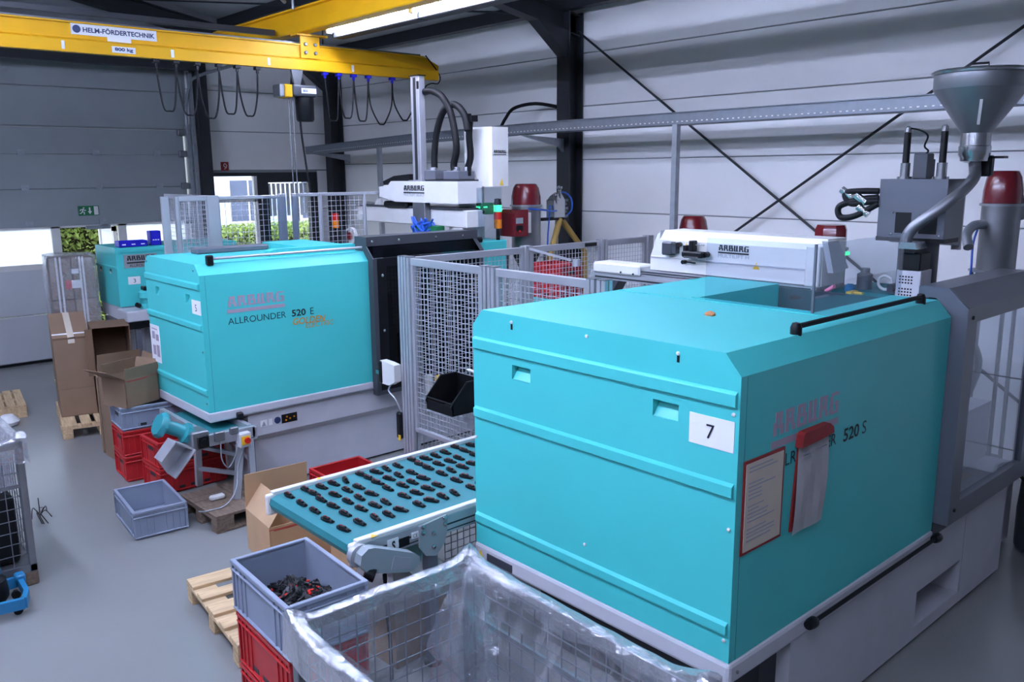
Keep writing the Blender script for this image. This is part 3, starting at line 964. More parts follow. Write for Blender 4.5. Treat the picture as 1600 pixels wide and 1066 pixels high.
plate('-X', (2.873, 3.525, 0.592), 0.055, 0.05, signyellow, m7, 'warning_triangle', 0.003, tri=True)
block_word('ARBURG', '-Y', (3.14, 1.858, 1.632), 0.555, 0.102, inkpurple, m7, barh=0.032, bargap=0.024)
text('ALLROUNDER', '-Y', (3.145, 1.858, 1.475), 0.55, 0.058, inkteal, m7)
text('520', '-Y', (3.765, 1.858, 1.468), 0.155, 0.066, ink, m7, bold=0.02)
text('S', '-Y', (3.952, 1.858, 1.468), 0.042, 0.066, inkteal, m7)
rl = obj('top_rail', MB().tube([(3.45, 1.955, 2.055), (4.74, 1.955, 2.055)], 0.013, 8), rubber, m7)
for x in (3.45, 4.74):
    obj('rail_end', MB().lathe([(0.024, -0.02), (0.026, 0), (0.026, 0.03), (0.018, 0.05), (0, 0.055)], (x, 1.955, 2.022), 12), black, m7)
obj('side_rail', MB().tube([(3.50, 1.815, 0.648), (4.90, 1.815, 0.648)], 0.011, 8), rubber, m7)
for x in (3.50, 4.90):
    obj('rail_end', MB().lathe([(0.022, -0.035), (0.028, -0.01), (0.028, 0.02), (0.02, 0.035), (0, 0.035)], (x, 1.815, 0.648), 12, 'X'), black, m7)
# safety gate round the mould space
GX0, GX1, GY = 4.945, 6.18, 1.775
g = MB()
g.box(GX0, GY, 0.72, GX0+0.13, GY+0.05, 1.985).box(GX1-0.10, GY, 0.72, GX1, GY+0.05, 1.985)
g.box(GX0+0.13, GY, 1.90, GX1-0.10, GY+0.05, 1.985).box(GX0+0.13, GY, 0.72, GX1-0.10, GY+0.05, 0.84)
obj('gate_frame', g, guardgrey, m7)
g = MB().prism([(GY, 1.985), (GY+0.02, 1.985), (1.895, 2.075), (2.05, 2.075), (2.05, 2.09), (1.885, 2.09)], 'X', GX0+0.012, GX1)
g.prism([(GY, 0.72), (GY, 1.985), (1.885, 2.09), (2.05, 2.09), (2.05, 2.03), (1.95, 2.03), (1.866, 1.945), (1.866, 0.72)], 'X', GX0-0.012, GX0)
obj('gate_hood', g, guardgrey, m7)
obj('gate_pane', MB().box(GX0+0.13, GY+0.02, 0.84, GX1-0.10, GY+0.03, 1.90), glass, m7)
studs('-Y', [(GX0+0.06, GY, 0.80), (GX0+0.06, GY, 1.93)], 0.012, black, m7, 'bolt', 0.01)
obj('gate_runner', MB().box(GX0, 1.862, 0.62, GX1, 1.92, 0.70).box(4.93, 1.93, 0.68, 4.945, 3.5, 2.0), guarddark, m7)
# mould space seen through the pane
obj('moving_platen', MB().box(4.97, 2.1, 0.75, 5.18, 3.3, 1.90, 0.01), guarddark, m7)
obj('fixed_platen', MB().box(5.72, 2.1, 0.75, 5.98, 3.3, 1.90, 0.01), guarddark, m7)
obj('mould', MB().box(5.19, 2.45, 0.95, 5.44, 3.0, 1.75, 0.008), mouldsteel, m7)
obj('mould', MB().box(5.46, 2.45, 0.95, 5.71, 3.0, 1.75, 0.008), mouldsteel, m7)
obj('rear_gate', MB().box(4.97, 3.42, 0.72, 6.0, 3.46, 1.92), guarddark, m7)
obj('hose_ring', MB().tube([(5.48+0.22*math.cos(a), 2.22, 1.48+0.24*math.sin(a)) for a in [2*PI*i/28 for i in range(28)]], 0.024, 8, closed=True), rubber, m7)
for yy in (2.25, 3.15):
    for zz in (0.95, 1.68):
        obj('tie_bar', MB().cyl((5.18, yy, zz), (5.72, yy, zz), 0.045), steel, m7)
obj('chute_sheet', MB().prism([(2.0, 0.72), (3.3, 0.72), (3.3, 0.95), (2.9, 0.74)], 'X', 5.0, 5.95), paperbeige, m7)
for i, pts in enumerate((((5.25, 2.4, 1.70), (5.35, 2.15, 1.80), (5.55, 2.1, 1.6), (5.65, 2.35, 1.45)), ((5.3, 2.4, 1.3), (5.45, 2.1, 1.45), (5.7, 2.12, 1.3), (5.75, 2.3, 1.1)), ((5.5, 2.4, 1.62), (5.7, 2.12, 1.72), (5.95, 2.05, 1.5), (5.9, 2.1, 1.2)), ((5.2, 2.44, 1.1), (5.4, 2.2, 1.0), (5.6, 2.2, 1.15), (5.72, 2.4, 1.25)))):
    obj('cooling_hose', MB().tube(loop3(pts, 6), 0.024, 8), rubber if i != 2 else steeldull, m7)
obj('platen_cover', MB().box(4.95, 2.25, 1.90, 5.98, 2.84, 1.945), teal_d, m7)
# clear guards standing on the cover
pn = obj('clear_guard', MB().box(4.0, 2.18, 2.024, 4.006, 2.84, 2.375), glass, m7)
pn = obj('clear_guard', MB().box(4.006, 2.18, 2.024, 5.0, 2.186, 2.375), glass, m7)
obj('guard_edge', MB().box(3.998, 2.178, 2.024, 4.008, 2.190, 2.375), guardgrey, m7)
obj('cover_seam', MB().box(3.96, 2.02, 2.0225, 3.985, 3.45, 2.0265), teal, m7)
obj('cover_flange', MB().box(4.012, 2.19, 2.022, 4.03, 2.94, 2.030), teal, m7)
# injection unit
obj('injection_bed', MB().box(6.0, 2.2, 0.62, 6.72, 3.4, 1.05), basegrey, m7)
obj('injection_base', MB().box(6.16, 2.0, 0.02, 6.75, 3.45, 0.62, 0.01), basegrey, m7)
obj('barrel_housing', MB().tube([(5.62, 2.36, 1.945), (5.62, 2.36, 2.32)], 0.12, 20).box(5.52, 2.17, 1.945, 5.75, 2.5, 2.0), guarddark, m7)
ib = MB().prism([(5.5, 2.31), (5.5, 2.677), (5.77, 2.677), (5.77, 2.26), (5.72, 2.26)], 'Y', 2.165, 2.585)
obj('drive_box', ib, guardgrey, m7)
obj('drive_box_base', MB().box(5.50, 2.16, 2.285, 5.72, 2.59, 2.312), black, m7)
face_rects('-X', (5.5, 2.47, 2.34), [(0, 0, 0.10, 0.13), (0.15, 0.0, 0.26, 0.12)], black, m7, 'socket_recess', 0.002)
studs('-X', [(5.5, 2.49, 2.33), (5.5, 2.49, 2.47), (5.5, 2.19, 2.33), (5.5, 2.19, 2.47)], 0.007, steel, m7)
obj('side_flange', MB().box(5.77, 2.17, 2.23, 5.80, 2.22, 2.62), basegrey, m7)
for yy in (2.46, 2.235):
    r = obj('guide_cylinder', MB().lathe([(0.045, 0), (0.045, 0.015), (0.03, 0.015), (0.03, 0.10), (0.024, 0.10)], (5.56, yy, 2.677), 14), steel, m7)
    obj('rod_sleeve', MB().cyl((5.56, yy, 2.777), (5.56, yy, 2.965), 0.021, 12), black, r)
    obj('rod_eye', MB().lathe([(0, 0), (0.02, 0), (0.02, 0.03), (0.008, 0.04), (0, 0.04)], (5.56, yy, 2.965), 12), steel, r)
obj('servo_motor', MB().box(5.53, 2.31, 2.677, 5.62, 2.40, 2.835, 0.006).box(5.62, 2.325, 2.69, 5.68, 2.385, 2.80, 0.004), guarddark, m7)
obj('sensor_cable', MB().tube(loop3([(5.56, 2.44, 2.99), (5.56, 2.38, 2.975), (5.57, 2.34, 2.94), (5.57, 2.355, 2.88), (5.57, 2.33, 2.85), (5.57, 2.345, 2.83)], 6), 0.006, 6), rubber, m7)
for i, pts in enumerate((((5.5, 2.59, 2.60), (5.48, 2.70, 2.60), (5.47, 2.80, 2.585), (5.47, 2.76, 2.52), (5.48, 2.66, 2.53), (5.5, 2.59, 2.54)),
                         ((5.5, 2.59, 2.52), (5.46, 2.72, 2.44), (5.46, 2.82, 2.43), (5.46, 2.83, 2.50), (5.48, 2.70, 2.545), (5.5, 2.59, 2.56)))):
    obj('hydraulic_hose', MB().tube(loop3(pts, 8), 0.021, 10), rubber, m7)
for yy, zz in ((2.80, 2.58), (2.70, 2.545), (2.68, 2.47)):
    obj('hose_fitting', MB().tube([(5.47, yy+0.03, zz+0.03), (5.48, yy-0.04, zz-0.02)], 0.025, 8), steel, m7)
# heater cable and perforated nozzle guard
pg = obj('nozzle_guard', MB().box(5.34, 2.215, 1.945, 5.50, 2.365, 2.125, 0.004), basegrey, m7)
hol = [(i*0.018, j*0.019, i*0.018+0.010, j*0.019+0.010) for i in range(5) for j in range(7) if j != 3]
face_rects('-X', (5.34, 2.345, 1.965), hol, black, pg, 'perforations', 0.0012)
obj('feed_block', MB().box(5.33, 2.22, 2.125, 5.48, 2.355, 2.235, 0.006).box(5.30, 2.25, 2.235, 5.44, 2.34, 2.26), black, m7)
obj('terminal_flange', MB().prism([(2.23, 2.26), (2.35, 2.26), (2.335, 2.30), (2.245, 2.30)], 'X', 5.29, 5.43), steel, m7)
# hopper with feed tube
HX, HY = 5.79, 2.14
hp = thing('material_hopper', 'steel cone shaped material hopper with lid above the injection unit', 'hopper', (HX, HY, 2.70))
obj('cone', MB().lathe([(0.085, 2.955), (0.262, 3.215), (0.265, 3.22), (0.265, 3.305), (0.274, 3.31)], (HX, HY, 0), 28), steeldull, hp)
obj('lid', MB().lathe([(0.279, 3.308), (0.282, 3.32), (0.266, 3.332), (0.0, 3.345)], (HX, HY, 0), 28), steel, hp)
obj('lid_handle', MB().tube([(HX-0.04, HY+0.06, 3.34), (HX-0.04, HY+0.06, 3.37), (HX-0.01, HY-0.04, 3.37), (HX-0.01, HY-0.04, 3.34)], 0.007, 6), black, hp)
obj('neck', MB().lathe([(0.085, 2.955), (0.087, 2.88), (0.092, 2.875), (0.092, 2.825), (0.08, 2.805), (0.078, 2.785), (0.045, 2.775)], (HX, HY, 0), 24), steel, hp)
sgb = MB()
ang = math.atan2(-HY, -HX)+0.05
def cpt(r, z, a): return (HX+r*math.cos(a), HY+r*math.sin(a), z)
sgb.bar(cpt(0.125, 3.003, ang), cpt(0.218, 3.141, ang), 0.016, 0.008)
obj('sight_glass', sgb, offwhite, hp)
obj('lid_clamp', MB().box(HX+0.03, HY-0.30, 3.25, HX+0.09, HY-0.26, 3.34, 0.004), steel, hp)
obj('slide_gate', MB().box(HX+0.07, HY-0.08, 2.69, HX+0.13, HY-0.01, 2.82, 0.01).box(HX+0.07, HY-0.15, 2.80, HX+0.14, HY-0.02, 2.815), black, hp)
obj('feed_tube', MB().tube(loop3([(HX+0.01, HY, 2.79), (5.80, 2.13, 2.735), (5.72, 2.105, 2.68), (5.52, 2.095, 2.60), (5.42, 2.19, 2.487), (5.385, 2.30, 2.39), (5.38, 2.338, 2.31), (5.385, 2.335, 2.20)], 8), 0.035, 14), steeldull, hp)

# gripper robot of machine 7
r7 = thing('robot_arm_unit', 'white horizontal robot unit standing across the nearest machine', 'robot', (5.45, 3.5, 1.86))
obj('housing', MB().prism([(5.30, 1.975), (5.30, 2.215), (5.36, 2.285), (5.60, 2.285), (5.60, 1.975)], 'Y', 2.84, 4.20)
    .prism([(4.20, 1.975), (4.20, 2.285), (4.235, 2.235), (4.29, 2.08), (4.29, 1.975)], 'X', 5.302, 5.60), offwhite, r7)
obj('step_edge', MB().box(5.292, 2.86, 2.074, 5.302, 4.28, 2.084), basegrey, r7)
obj('end_leg', MB().box(5.27, 2.845, 1.97, 5.52, 2.95, 2.24, 0.006), offwhite, r7)
obj('control_pod', MB().prism([(5.20, 2.285), (5.34, 2.285), (5.50, 2.09), (5.30, 2.07)], 'Y', 2.76, 2.80), basegrey, r7)
rail = MB().box(5.27, 2.86, 1.86, 5.5, 4.9, 1.905).box(5.28, 2.86, 1.905, 5.48, 4.9, 1.93).box(5.275, 2.86, 1.94, 5.5, 4.75, 1.968)
obj('guide_rail', rail, alu, r7)
obj('guide_slot', MB().box(5.268, 2.9, 1.872, 5.272, 4.85, 1.885).box(5.273, 2.9, 1.948, 5.276, 4.72, 1.958), darksteel, r7)
obj('gripper_beam', MB().box(5.25, 4.36, 1.915, 5.46, 4.86, 2.0, 0.012), offwhite, r7)
studs('-X', [(5.25, 4.55, 1.935), (5.25, 4.42, 1.93)], 0.008, black, r7)
obj('gripper_foot', MB().prism([(4.60, 1.86), (4.80, 1.86), (4.76, 1.79), (4.66, 1.77)], 'X', 5.28, 5.40), guarddark, r7)
block_word('ARBURG', '-X', (5.30, 3.655, 2.165), 0.25, 0.042, ink, r7, barh=0.012, bargap=0.008)
text('MULTILIFT H', '-X', (5.30, 3.66, 2.115), 0.26, 0.026, inkgrey, r7)
plate('-X', (5.30, 3.365, 2.05), 0.055, 0.05, signyellow, r7, 'warning_triangle', 0.003, tri=True)
obj('drive_motor', MB().box(5.24, 4.04, 2.105, 5.31, 4.14, 2.205, 0.01).box(5.25, 4.01, 2.12, 5.31, 4.04, 2.19), guarddark, r7)
for yy, zz, rr in ((3.99, 2.19, 0.018), (3.91, 2.12, 0.024), (3.74, 2.13, 0.022)):
    obj('pneumatic_port', MB().lathe([(rr, 0), (rr, 0.04), (rr*0.6, 0.05), (0, 0.05)], (5.245, yy, zz), 12, 'X'), black, r7)
obj('swivel_axis', MB().box(5.21, 3.74, 2.105, 5.28, 3.93, 2.15, 0.01).box(5.22, 3.83, 2.15, 5.28, 3.87, 2.23, 0.006).box(5.23, 3.90, 2.15, 5.28, 3.925, 2.19), black, r7)
obj('swivel_plate', MB().box(5.205, 3.77, 2.10, 5.21, 3.90, 2.115).tube([(5.22, 3.80, 2.20), (5.21, 3.72, 2.205)], 0.005, 6), steel, r7)
plate('-X', (5.30, 3.965, 2.165), 0.04, 0.04, signyellow, r7, 'warning_triangle', 0.003, tri=True)
obj('valve_knob', MB().tube([(5.30, 3.95, 2.06), (5.26, 3.95, 2.06)], 0.016, 10).tube([(5.28, 3.92, 2.062), (5.26, 3.83, 2.062)], 0.006, 6), black, r7)
studs('-X', [(5.302, 3.88, 1.95)], 0.012, black, r7)
obj('support_post', MB().box(5.32, 4.70, 0.0, 5.42, 4.80, 1.86), alu, r7)
obj('support_post', MB().box(5.30, 3.60, 0.0, 5.44, 3.72, 1.86), alu, r7)

# odds and ends on the platen cover
Zp = 1.945
solo('hose_ring', MB().tube([(5.60+0.0*math.cos(a), 2.55+0.045*math.cos(a), Zp+0.055+0.045*math.sin(a)) for a in [2*PI*i/16 for i in range(16)]], 0.010, 8, closed=True), offwhite, 'white looped cable standing on the mould cover', 'cable')
solo('wood_block', MB().box(5.52, 2.40, Zp, 5.60, 2.47, Zp+0.04, 0.012), orangewood, 'small tan wooden block on the mould cover', 'block')
solo('blue_cap', MB().lathe([(0.032, 0), (0.034, 0.03), (0.02, 0.05), (0, 0.052)], (5.42, 2.70, Zp), 14), bluelight, 'small blue cap with silver top on the mould cover', 'cap')
solo('yellow_clip', MB().box(5.28, 2.62, Zp, 5.38, 2.66, Zp+0.018, 0.004).box(5.31, 2.56, Zp, 5.34, 2.62, Zp+0.016, 0.004), signyellow, 'yellow plastic clip lying on the mould cover', 'clip')
solo('pink_marker', MB().tube([(5.18, 2.74, Zp+0.02), (5.17, 2.68, Zp+0.06)], 0.014, 8).box(5.16, 2.70, Zp, 5.20, 2.76, Zp+0.01), pink, 'pink plastic marker behind the clear guard', 'marker')
cyl_ = MB().lathe([(0.05, 0), (0.05, 0.10), (0.03, 0.11), (0.03, 0.14), (0, 0.14)], (5.62, 2.70, Zp), 16)
solo('steel_pot', cyl_, steeldull, 'small grey metal pot on the mould cover', 'pot')
oc = MB().lathe([(0.0, 0), (0.03, 0.0), (0.026, 0.012), (0.010, 0.020), (0, 0.022)], (3.60, 2.52, 2.022), 9)
oc.box(3.57, 2.485, 2.022, 3.60, 2.53, 2.034, 0.004)
solo('bread_crust', oc, orangewood, 'small brown crumb lying on the turquoise cover', 'crumb')
# paper holder and job papers on the side
jp = thing('instruction_sheet', 'beige instruction sheet in a red magnetic frame on machine side', 'sheet', (3.08, 1.85, 1.16))
obj('frame', MB().box(2.925, 1.851, 1.155, 3.235, 1.857, 1.57), signred, jp)
obj('page', MB().box(2.938, 1.849, 1.168, 3.222, 1.8515, 1.557), paperbeige, jp)
rs = random.Random(5)
face_rects('-Y', (2.96, 1.849, 1.18), [(0, z, rs.uniform(0.08, 0.22), z+0.006) for z in [0.03+0.017*i for i in range(20)] if rs.random() < 0.85], inkgrey, jp, 'print_lines', 0.0008)
ps = thing('job_papers', 'white job papers hanging from a red clip on machine side', 'papers', (3.45, 1.84, 1.15))
pb = MB()
prev = None
for i in range(9):
    f = i/8
    z = 1.555-f*0.40
    y = 1.842-0.008*math.sin(f*PI)-0.008*f
    row = [pb.bm.verts.new((x-0.035*f, y+0.003*math.sin(k*1.7+f*5), z+0.006*k*(1-f)-0.012)) for k, x in enumerate([3.332+j*0.053 for j in range(6)])]
    if prev:
        for a, b_, c, d in zip(prev, prev[1:], row[1:], row):
            pb.bm.faces.new((a, b_, c, d))
    prev = row
bmesh.ops.solidify(pb.bm, geom=list(pb.bm.faces), thickness=0.003)
obj('page', pb, paper, ps)
obj('folder', MB().prism([(3.345, 1.56), (3.605, 1.575), (3.585, 1.15), (3.31, 1.15)], 'Y', 1.848, 1.857), signred, ps)
face_rects('-Y', (3.355, 1.828, 1.49), [(0, 0, 0.06, 0.012), (0, 0.018, 0.045, 0.03), (0.1, 0.02, 0.2, 0.026)], inkgrey, ps, 'print_lines', 0.001)
obj('clip', MB().prism([(3.325, 1.545), (3.335, 1.60), (3.35, 1.612), (3.565, 1.612), (3.60, 1.59), (3.608, 1.56), (3.55, 1.555), (3.45, 1.55)], 'Y', 1.822, 1.857), signred, ps)

# ---------------------------------------------------------------- machine 5
m5 = thing('moulding_machine', 'turquoise injection moulding machine with sign 5 behind the mesh cell', 'machine', (4.0, 7.4, 0))
X5, Y5, Y5b = 2.69, 6.796, 8.04
clamp_cover(m5, X5, 4.285, Y5, Y5b, 0.785, [(7.02, 7.11), (7.72, 7.81)])
obj('drip_tray', MB().box(X5-0.006, Y5-0.008, 0.70, 4.29, Y5b+0.01, 0.785, 0.012, 2), basegrey, m5)
obj('base_shoulder', MB().prism([(Y5+0.005, 0.50), (Y5+0.005, 0.70), (Y5b-0.05, 0.70), (Y5b-0.05, 0.44), (Y5+0.06, 0.44)], 'X', 3.02, 5.6), basegrey, m5)
obj('base', MB().box(3.09, Y5+0.06, 0.02, 5.9, Y5b-0.05, 0.44), basegrey, m5)
obj('base_pad', MB().box(3.12, Y5+0.1, 0, 5.86, Y5b-0.1, 0.02), rubber, m5)
studs('-X', [(X5, 6.83, 1.30), (X5, 6.83, 0.86), (X5, 7.97, 1.97), (X5, 6.9, 1.97)], 0.009, steel, m5)
plate('-X', (X5, 6.985, 1.608), 0.18, 0.118, paper, m5, 'number_card', 0.003)
text('5', '-X', (X5-0.003, 6.915, 1.635), 0.036, 0.056, ink, m5)
plate('-X', (X5, 8.035, 1.045), 0.225, 0.345, paper, m5, 'notice_sheet', 0.003)
face_rects('-X', (X5-0.003, 8.01, 1.06), [(0.02, 0.20, 0.09, 0.27), (0.11, 0.19, 0.18, 0.25), (0.02, 0.05, 0.09, 0.14), (0.11, 0.04, 0.18, 0.15), (0.02, 0.29, 0.16, 0.30)], inkpurple, m5, 'print_blocks', 0.001)
block_word('ARBURG', '-Y', (2.915, Y5, 1.655), 0.505, 0.088, inkpurple, m5, barh=0.03, bargap=0.022)
text('ALLROUNDER', '-Y', (2.905, Y5, 1.508), 0.525, 0.055, inkteal, m5)
text('520', '-Y', (3.485, Y5, 1.508), 0.135, 0.06, ink, m5, bold=0.02)
text('E', '-Y', (3.665, Y5, 1.508), 0.034, 0.06, inkteal, m5)
text('GOLDEN', '-Y', (3.49, Y5, 1.432), 0.325, 0.06, inkgold, m5, bold=0.02, shear=0.25)
text('ELECTRIC', '-Y', (3.61, Y5, 1.392), 0.285, 0.045, inkgold, m5, shear=0.25)
obj('top_rail', MB().tube([(2.80, Y5+0.06, 2.06), (4.26, Y5+0.06, 2.06)], 0.012, 8), alu, m5)
obj('rail_end', MB().box(2.785, Y5+0.035, 2.005, 2.84, Y5+0.085, 2.09, 0.008), black, m5)
obj('side_rail', MB().tube([(2.93, Y5-0.035, 0.725), (4.27, Y5-0.035, 0.725)], 0.009, 8), steeldull, m5)
obj('rail_end', MB().box(2.91, Y5-0.06, 0.70, 2.96, Y5-0.008, 0.755, 0.008), black, m5)
# grey and turquoise hoods on top
obj('top_duct', MB().box(3.05, 7.70, 2.022, 3.75, 7.86, 2.075, 0.01), guardgrey, m5)
obj('top_hood', MB().prism([(3.42, 2.022), (3.42, 2.075), (3.5, 2.085), (4.28, 2.085), (4.28, 2.022)], 'Y', 7.0, 7.12)
    .box(3.76, 7.12, 2.022, 4.2, 7.86, 2.085), teal, m5)
# warning labels on the base shoulder
plate('-Y', (3.13, Y5+0.005, 0.575), 0.06, 0.055, paper, m5, 'warning_label')
plate('-Y', (3.14, Y5+0.001, 0.58), 0.04, 0.04, inkgrey, m5, 'warning_triangle', 0.003, tri=True)
plate('-Y', (3.205, Y5+0.005, 0.575), 0.035, 0.055, paper, m5, 'warning_label')
b = MB().lathe([(0, -0.003), (0.03, -0.003), (0.03, 0.003), (0, 0.003)], (3.29, Y5+0.002, 0.605), 16, 'Y')
obj('mandatory_label', b, inkblue, m5)
plate('-Y', (3.33, Y5+0.005, 0.565), 0.15, 0.08, black, m5, 'socket_label')
studs('-Y', [(3.37, Y5+0.001, 0.59), (3.41, Y5+0.001, 0.60), (3.45, Y5+0.001, 0.61), (3.38, Y5+0.001, 0.62)], 0.008, amber, m5, 'indicator', 0.005)
# dark safety gate
G0, G1, gy = 4.285, 5.62, 6.715
g = MB().box(G0, gy, 0.69, G0+0.045, gy+0.08, 1.96).box(G1-0.05, gy, 0.69, G1, gy+0.08, 1.96)
g.prism([(gy, 1.96), (gy+0.08, 1.96), (gy+0.19, 2.07), (gy+0.11, 2.07)], 'X', G0, G0+0.012).prism([(gy, 1.96), (gy+0.08, 1.96), (gy+0.19, 2.07), (gy+0.11, 2.07)], 'X', G1-0.05, G1)
g.box(G0, gy+0.10, 2.07, G1, gy+0.30, 2.155).box(G0, gy+0.0, 0.66, G1, gy+0.08, 0.70)
g.prism([(gy+0.08, 0.72), (gy+0.3, 0.72), (gy+0.3, 2.07), (gy+0.19, 2.07), (gy+0.08, 1.96)], 'X', G0, G0+0.015)
obj('gate_frame', g, guarddark, m5)
obj('gate_pane', MB().box(G0+0.045, gy+0.01, 0.70, G1-0.05, gy+0.018, 1.96), smoked, m5)
obj('hood_pane', MB().prism([(gy+0.008, 1.965), (gy+0.02, 1.965), (gy+0.122, 2.068), (gy+0.108, 2.068)], 'X', G0+0.012, G1-0.05), smoked, m5)
obj('pane_border', MB().box(G0+0.045, gy+0.004, 0.70, G0+0.15, gy+0.010, 1.955).box(G0+0.15, gy+0.004, 0.70, G1-0.05, gy+0.010, 0.78).box(G0+0.15, gy+0.004, 1.88, G1-0.05, gy+0.010, 1.955), black, m5)
studs('-Y', [(G0+0.10, gy+0.004, 1.80), (G0+0.10, gy+0.004, 1.28), (G0+0.10, gy+0.004, 0.76), (G0+0.06, gy+0.10, 2.11), (G0+0.36, gy+0.10, 2.11), (G0+0.80, gy+0.10, 2.11), (G1-0.2, gy+0.10, 2.11)], 0.014, steel, m5, 'bolt', 0.012)
obj('mould_space', MB().box(4.33, gy+0.35, 0.70, 4.6, Y5b-0.1, 1.9).box(5.2, gy+0.35, 0.70, 5.5, Y5b-0.1, 1.9).box(4.65, 7.1, 0.9, 5.15, 7.7, 1.6), darksteel, m5)
obj('gate_knob', MB().tube([(G1, gy+0.12, 2.05), (G1+0.06, gy+0.11, 2.05)], 0.03, 10), black, m5)
obj('injection_cover', MB().box(5.64, 6.95, 0.45, 6.10, 7.98, 1.70, 0.02).box(5.66, 6.84, 1.70, 6.05, 7.5, 2.03, 0.01), teal, m5)
obj('injection_base', MB().box(5.9, 6.9, 0.0, 6.1, 7.98, 0.45), basegrey, m5)
# signal tower
stw = obj('signal_tower', MB().cyl((5.95, 6.87, 2.02), (5.95, 6.87, 2.15), 0.022), black, m5)
for nm, z0, z1, mm in (('amber_lamp', 2.15, 2.245, amber), ('red_lamp', 2.245, 2.325, redlens), ('green_lamp', 2.325, 2.395, led_green)):
    obj(nm, MB().cyl((5.95, 6.87, z0+0.002), (5.95, 6.87, z1), 0.042, 18), mm, stw)
obj('tower_cap', MB().lathe([(0.042, 2.395), (0.042, 2.42), (0.035, 2.435), (0.035, 2.46), (0, 2.465)], (5.95, 6.87, 0), 18), black, stw)

# robot of machine 5
r5 = thing('robot_gantry', 'white robot with tall aluminium mast and black hoses above machine 5', 'robot', (5.7, 7.5, 1.93))
obj('mast', MB().box(5.50, 7.60, 2.42, 5.58, 7.75, 3.735, 0.004), alu, r5)
obj('mast_groove', MB().box(5.497, 7.655, 2.66, 5.50, 7.70, 3.72), darksteel, r5)
obj('mast_cap', MB().box(5.49, 7.59, 3.735, 5.59, 7.76, 3.745).box(5.492, 7.60, 3.60, 5.50, 7.63, 3.68), black, r5)
obj('mast_belt', MB().box(5.52, 7.75, 2.65, 5.56, 7.765, 3.2), offwhite, r5)
obj('carriage', MB().prism([(6.92, 2.42), (6.92, 2.645), (8.12, 2.645), (8.18, 2.60), (8.36, 2.58), (8.36, 2.47), (8.16, 2.44), (8.05, 2.42)], 'X', 5.46, 5.78), offwhite, r5)
obj('carriage_top', MB().box(5.48, 6.95, 2.645, 5.76, 7.5, 2.66), darksteel, r5)
obj('belt_drive', MB().prism([(7.85, 2.655), (8.15, 2.655), (8.36, 2.60), (8.37, 2.64), (8.15, 2.70), (7.85, 2.72)], 'X', 5.52, 5.74).box(5.50, 7.9, 2.35, 5.70, 8.36, 2.42, 0.02), black, r5)
block_word('ARBURG', '-X', (5.46, 7.87, 2.545), 0.37, 0.055, ink, r5, barh=0.014, bargap=0.015)
text('MULTILIFT SELECT', '-X', (5.46, 7.87, 2.485), 0.38, 0.03, inkgrey, r5)
obj('cross_beam', MB().box(5.55, 6.9, 2.17, 5.80, 9.0, 2.35, 0.008), offwhite, r5)
obj('beam_rail', MB().box(5.54, 6.95, 2.35, 5.80, 9.0, 2.372), guarddark, r5)
obj('beam_support', MB().box(5.56, 6.98, 1.94, 5.80, 7.15, 2.20, 0.006).box(5.62, 7.2, 2.03, 5.78, 7.28, 2.2), offwhite, r5)
obj('limit_switch', MB().prism([(8.52, 2.37), (8.66, 2.37), (8.60, 2.43), (8.52, 2.45)], 'X', 5.58, 5.68).box(5.6, 8.3, 2.372, 5.7, 8.5, 2.42), offwhite, r5)
cab = MB()
cab.prism([(5.82, 7.25), (5.80, 7.20), (5.80, 6.83), (5.82, 6.80), (6.04, 6.80), (6.04, 7.25)], 'Z', 2.59, 3.19)
obj('drive_cabinet', cab, offwhite, r5)
block_word('ARBURG', '-Y', (5.845, 6.80, 2.925), 0.165, 0.032, ink, r5, barh=0.008, bargap=0.008)
plate('-Y', (5.92, 6.80, 2.60), 0.05, 0.07, signyellow, r5, 'warning_triangle', 0.003, tri=True)
obj('column', MB().box(5.78, 7.12, 1.93, 5.98, 7.32, 2.74, 0.004), offwhite, r5)
studs('-X', [(5.78, 7.16, 2.62), (5.78, 7.16, 2.50), (5.78, 7.16, 2.36), (5.78, 7.16, 2.22), (5.78, 7.28, 2.66)], 0.012, black, r5)
obj('clear_guard', MB().box(5.70, 6.84, 2.05, 5.706, 7.10, 2.58).box(5.706, 6.84, 2.05, 5.98, 6.846, 2.58), glass, r5)
gb = obj('status_box', MB().box(5.76, 6.90, 2.30, 5.92, 7.0, 2.42, 0.004), signgreen, r5)
obj('status_light', MB().box(5.755, 6.93, 2.365, 5.76, 6.99, 2.385).box(5.78, 6.897, 2.37, 5.83, 6.90, 2.385), led_green, gb)
for pts in (((5.56, 7.58, 3.57), (5.57, 7.46, 3.57), (5.58, 7.30, 3.50), (5.58, 7.16, 3.32), (5.58, 7.08, 3.0), (5.58, 7.13, 2.82), (5.58, 7.12, 2.76)),
            ((5.62, 7.52, 2.78), (5.62, 7.51, 2.95), (5.62, 7.46, 3.16), (5.62, 7.34, 3.36), (5.62, 7.16, 3.42), (5.62, 7.0, 3.32), (5.62, 6.94, 3.15))):
    obj('cable_hose', MB().tube(loop3(pts, 8), 0.036, 10), rubber, r5)
obj('cable_hose', MB().tube(loop3([(5.70, 7.0, 3.26), (5.70, 7.02, 3.1), (5.70, 7.0, 2.9), (5.70, 7.05, 2.78)], 6), 0.036, 10), rubber, r5)
obj('hose_support', MB().bar((5.66, 6.98, 2.70), (5.66, 6.96, 3.32), 0.03).box(5.64, 6.90, 3.24, 5.72, 7.02, 3.30), black, r5)
for yy in (7.52, 7.12, 7.05):
    obj('hose_clamp', MB().lathe([(0.045, 0), (0.045, 0.04), (0.04, 0.05), (0, 0.05)], (5.60 if yy > 7.1 else 5.7, yy, 2.74), 12), steeldull, r5)
obj('carriage_bracket', MB().box(5.54, 7.40, 2.66, 5.70, 7.60, 2.76, 0.006), guardgrey, r5)
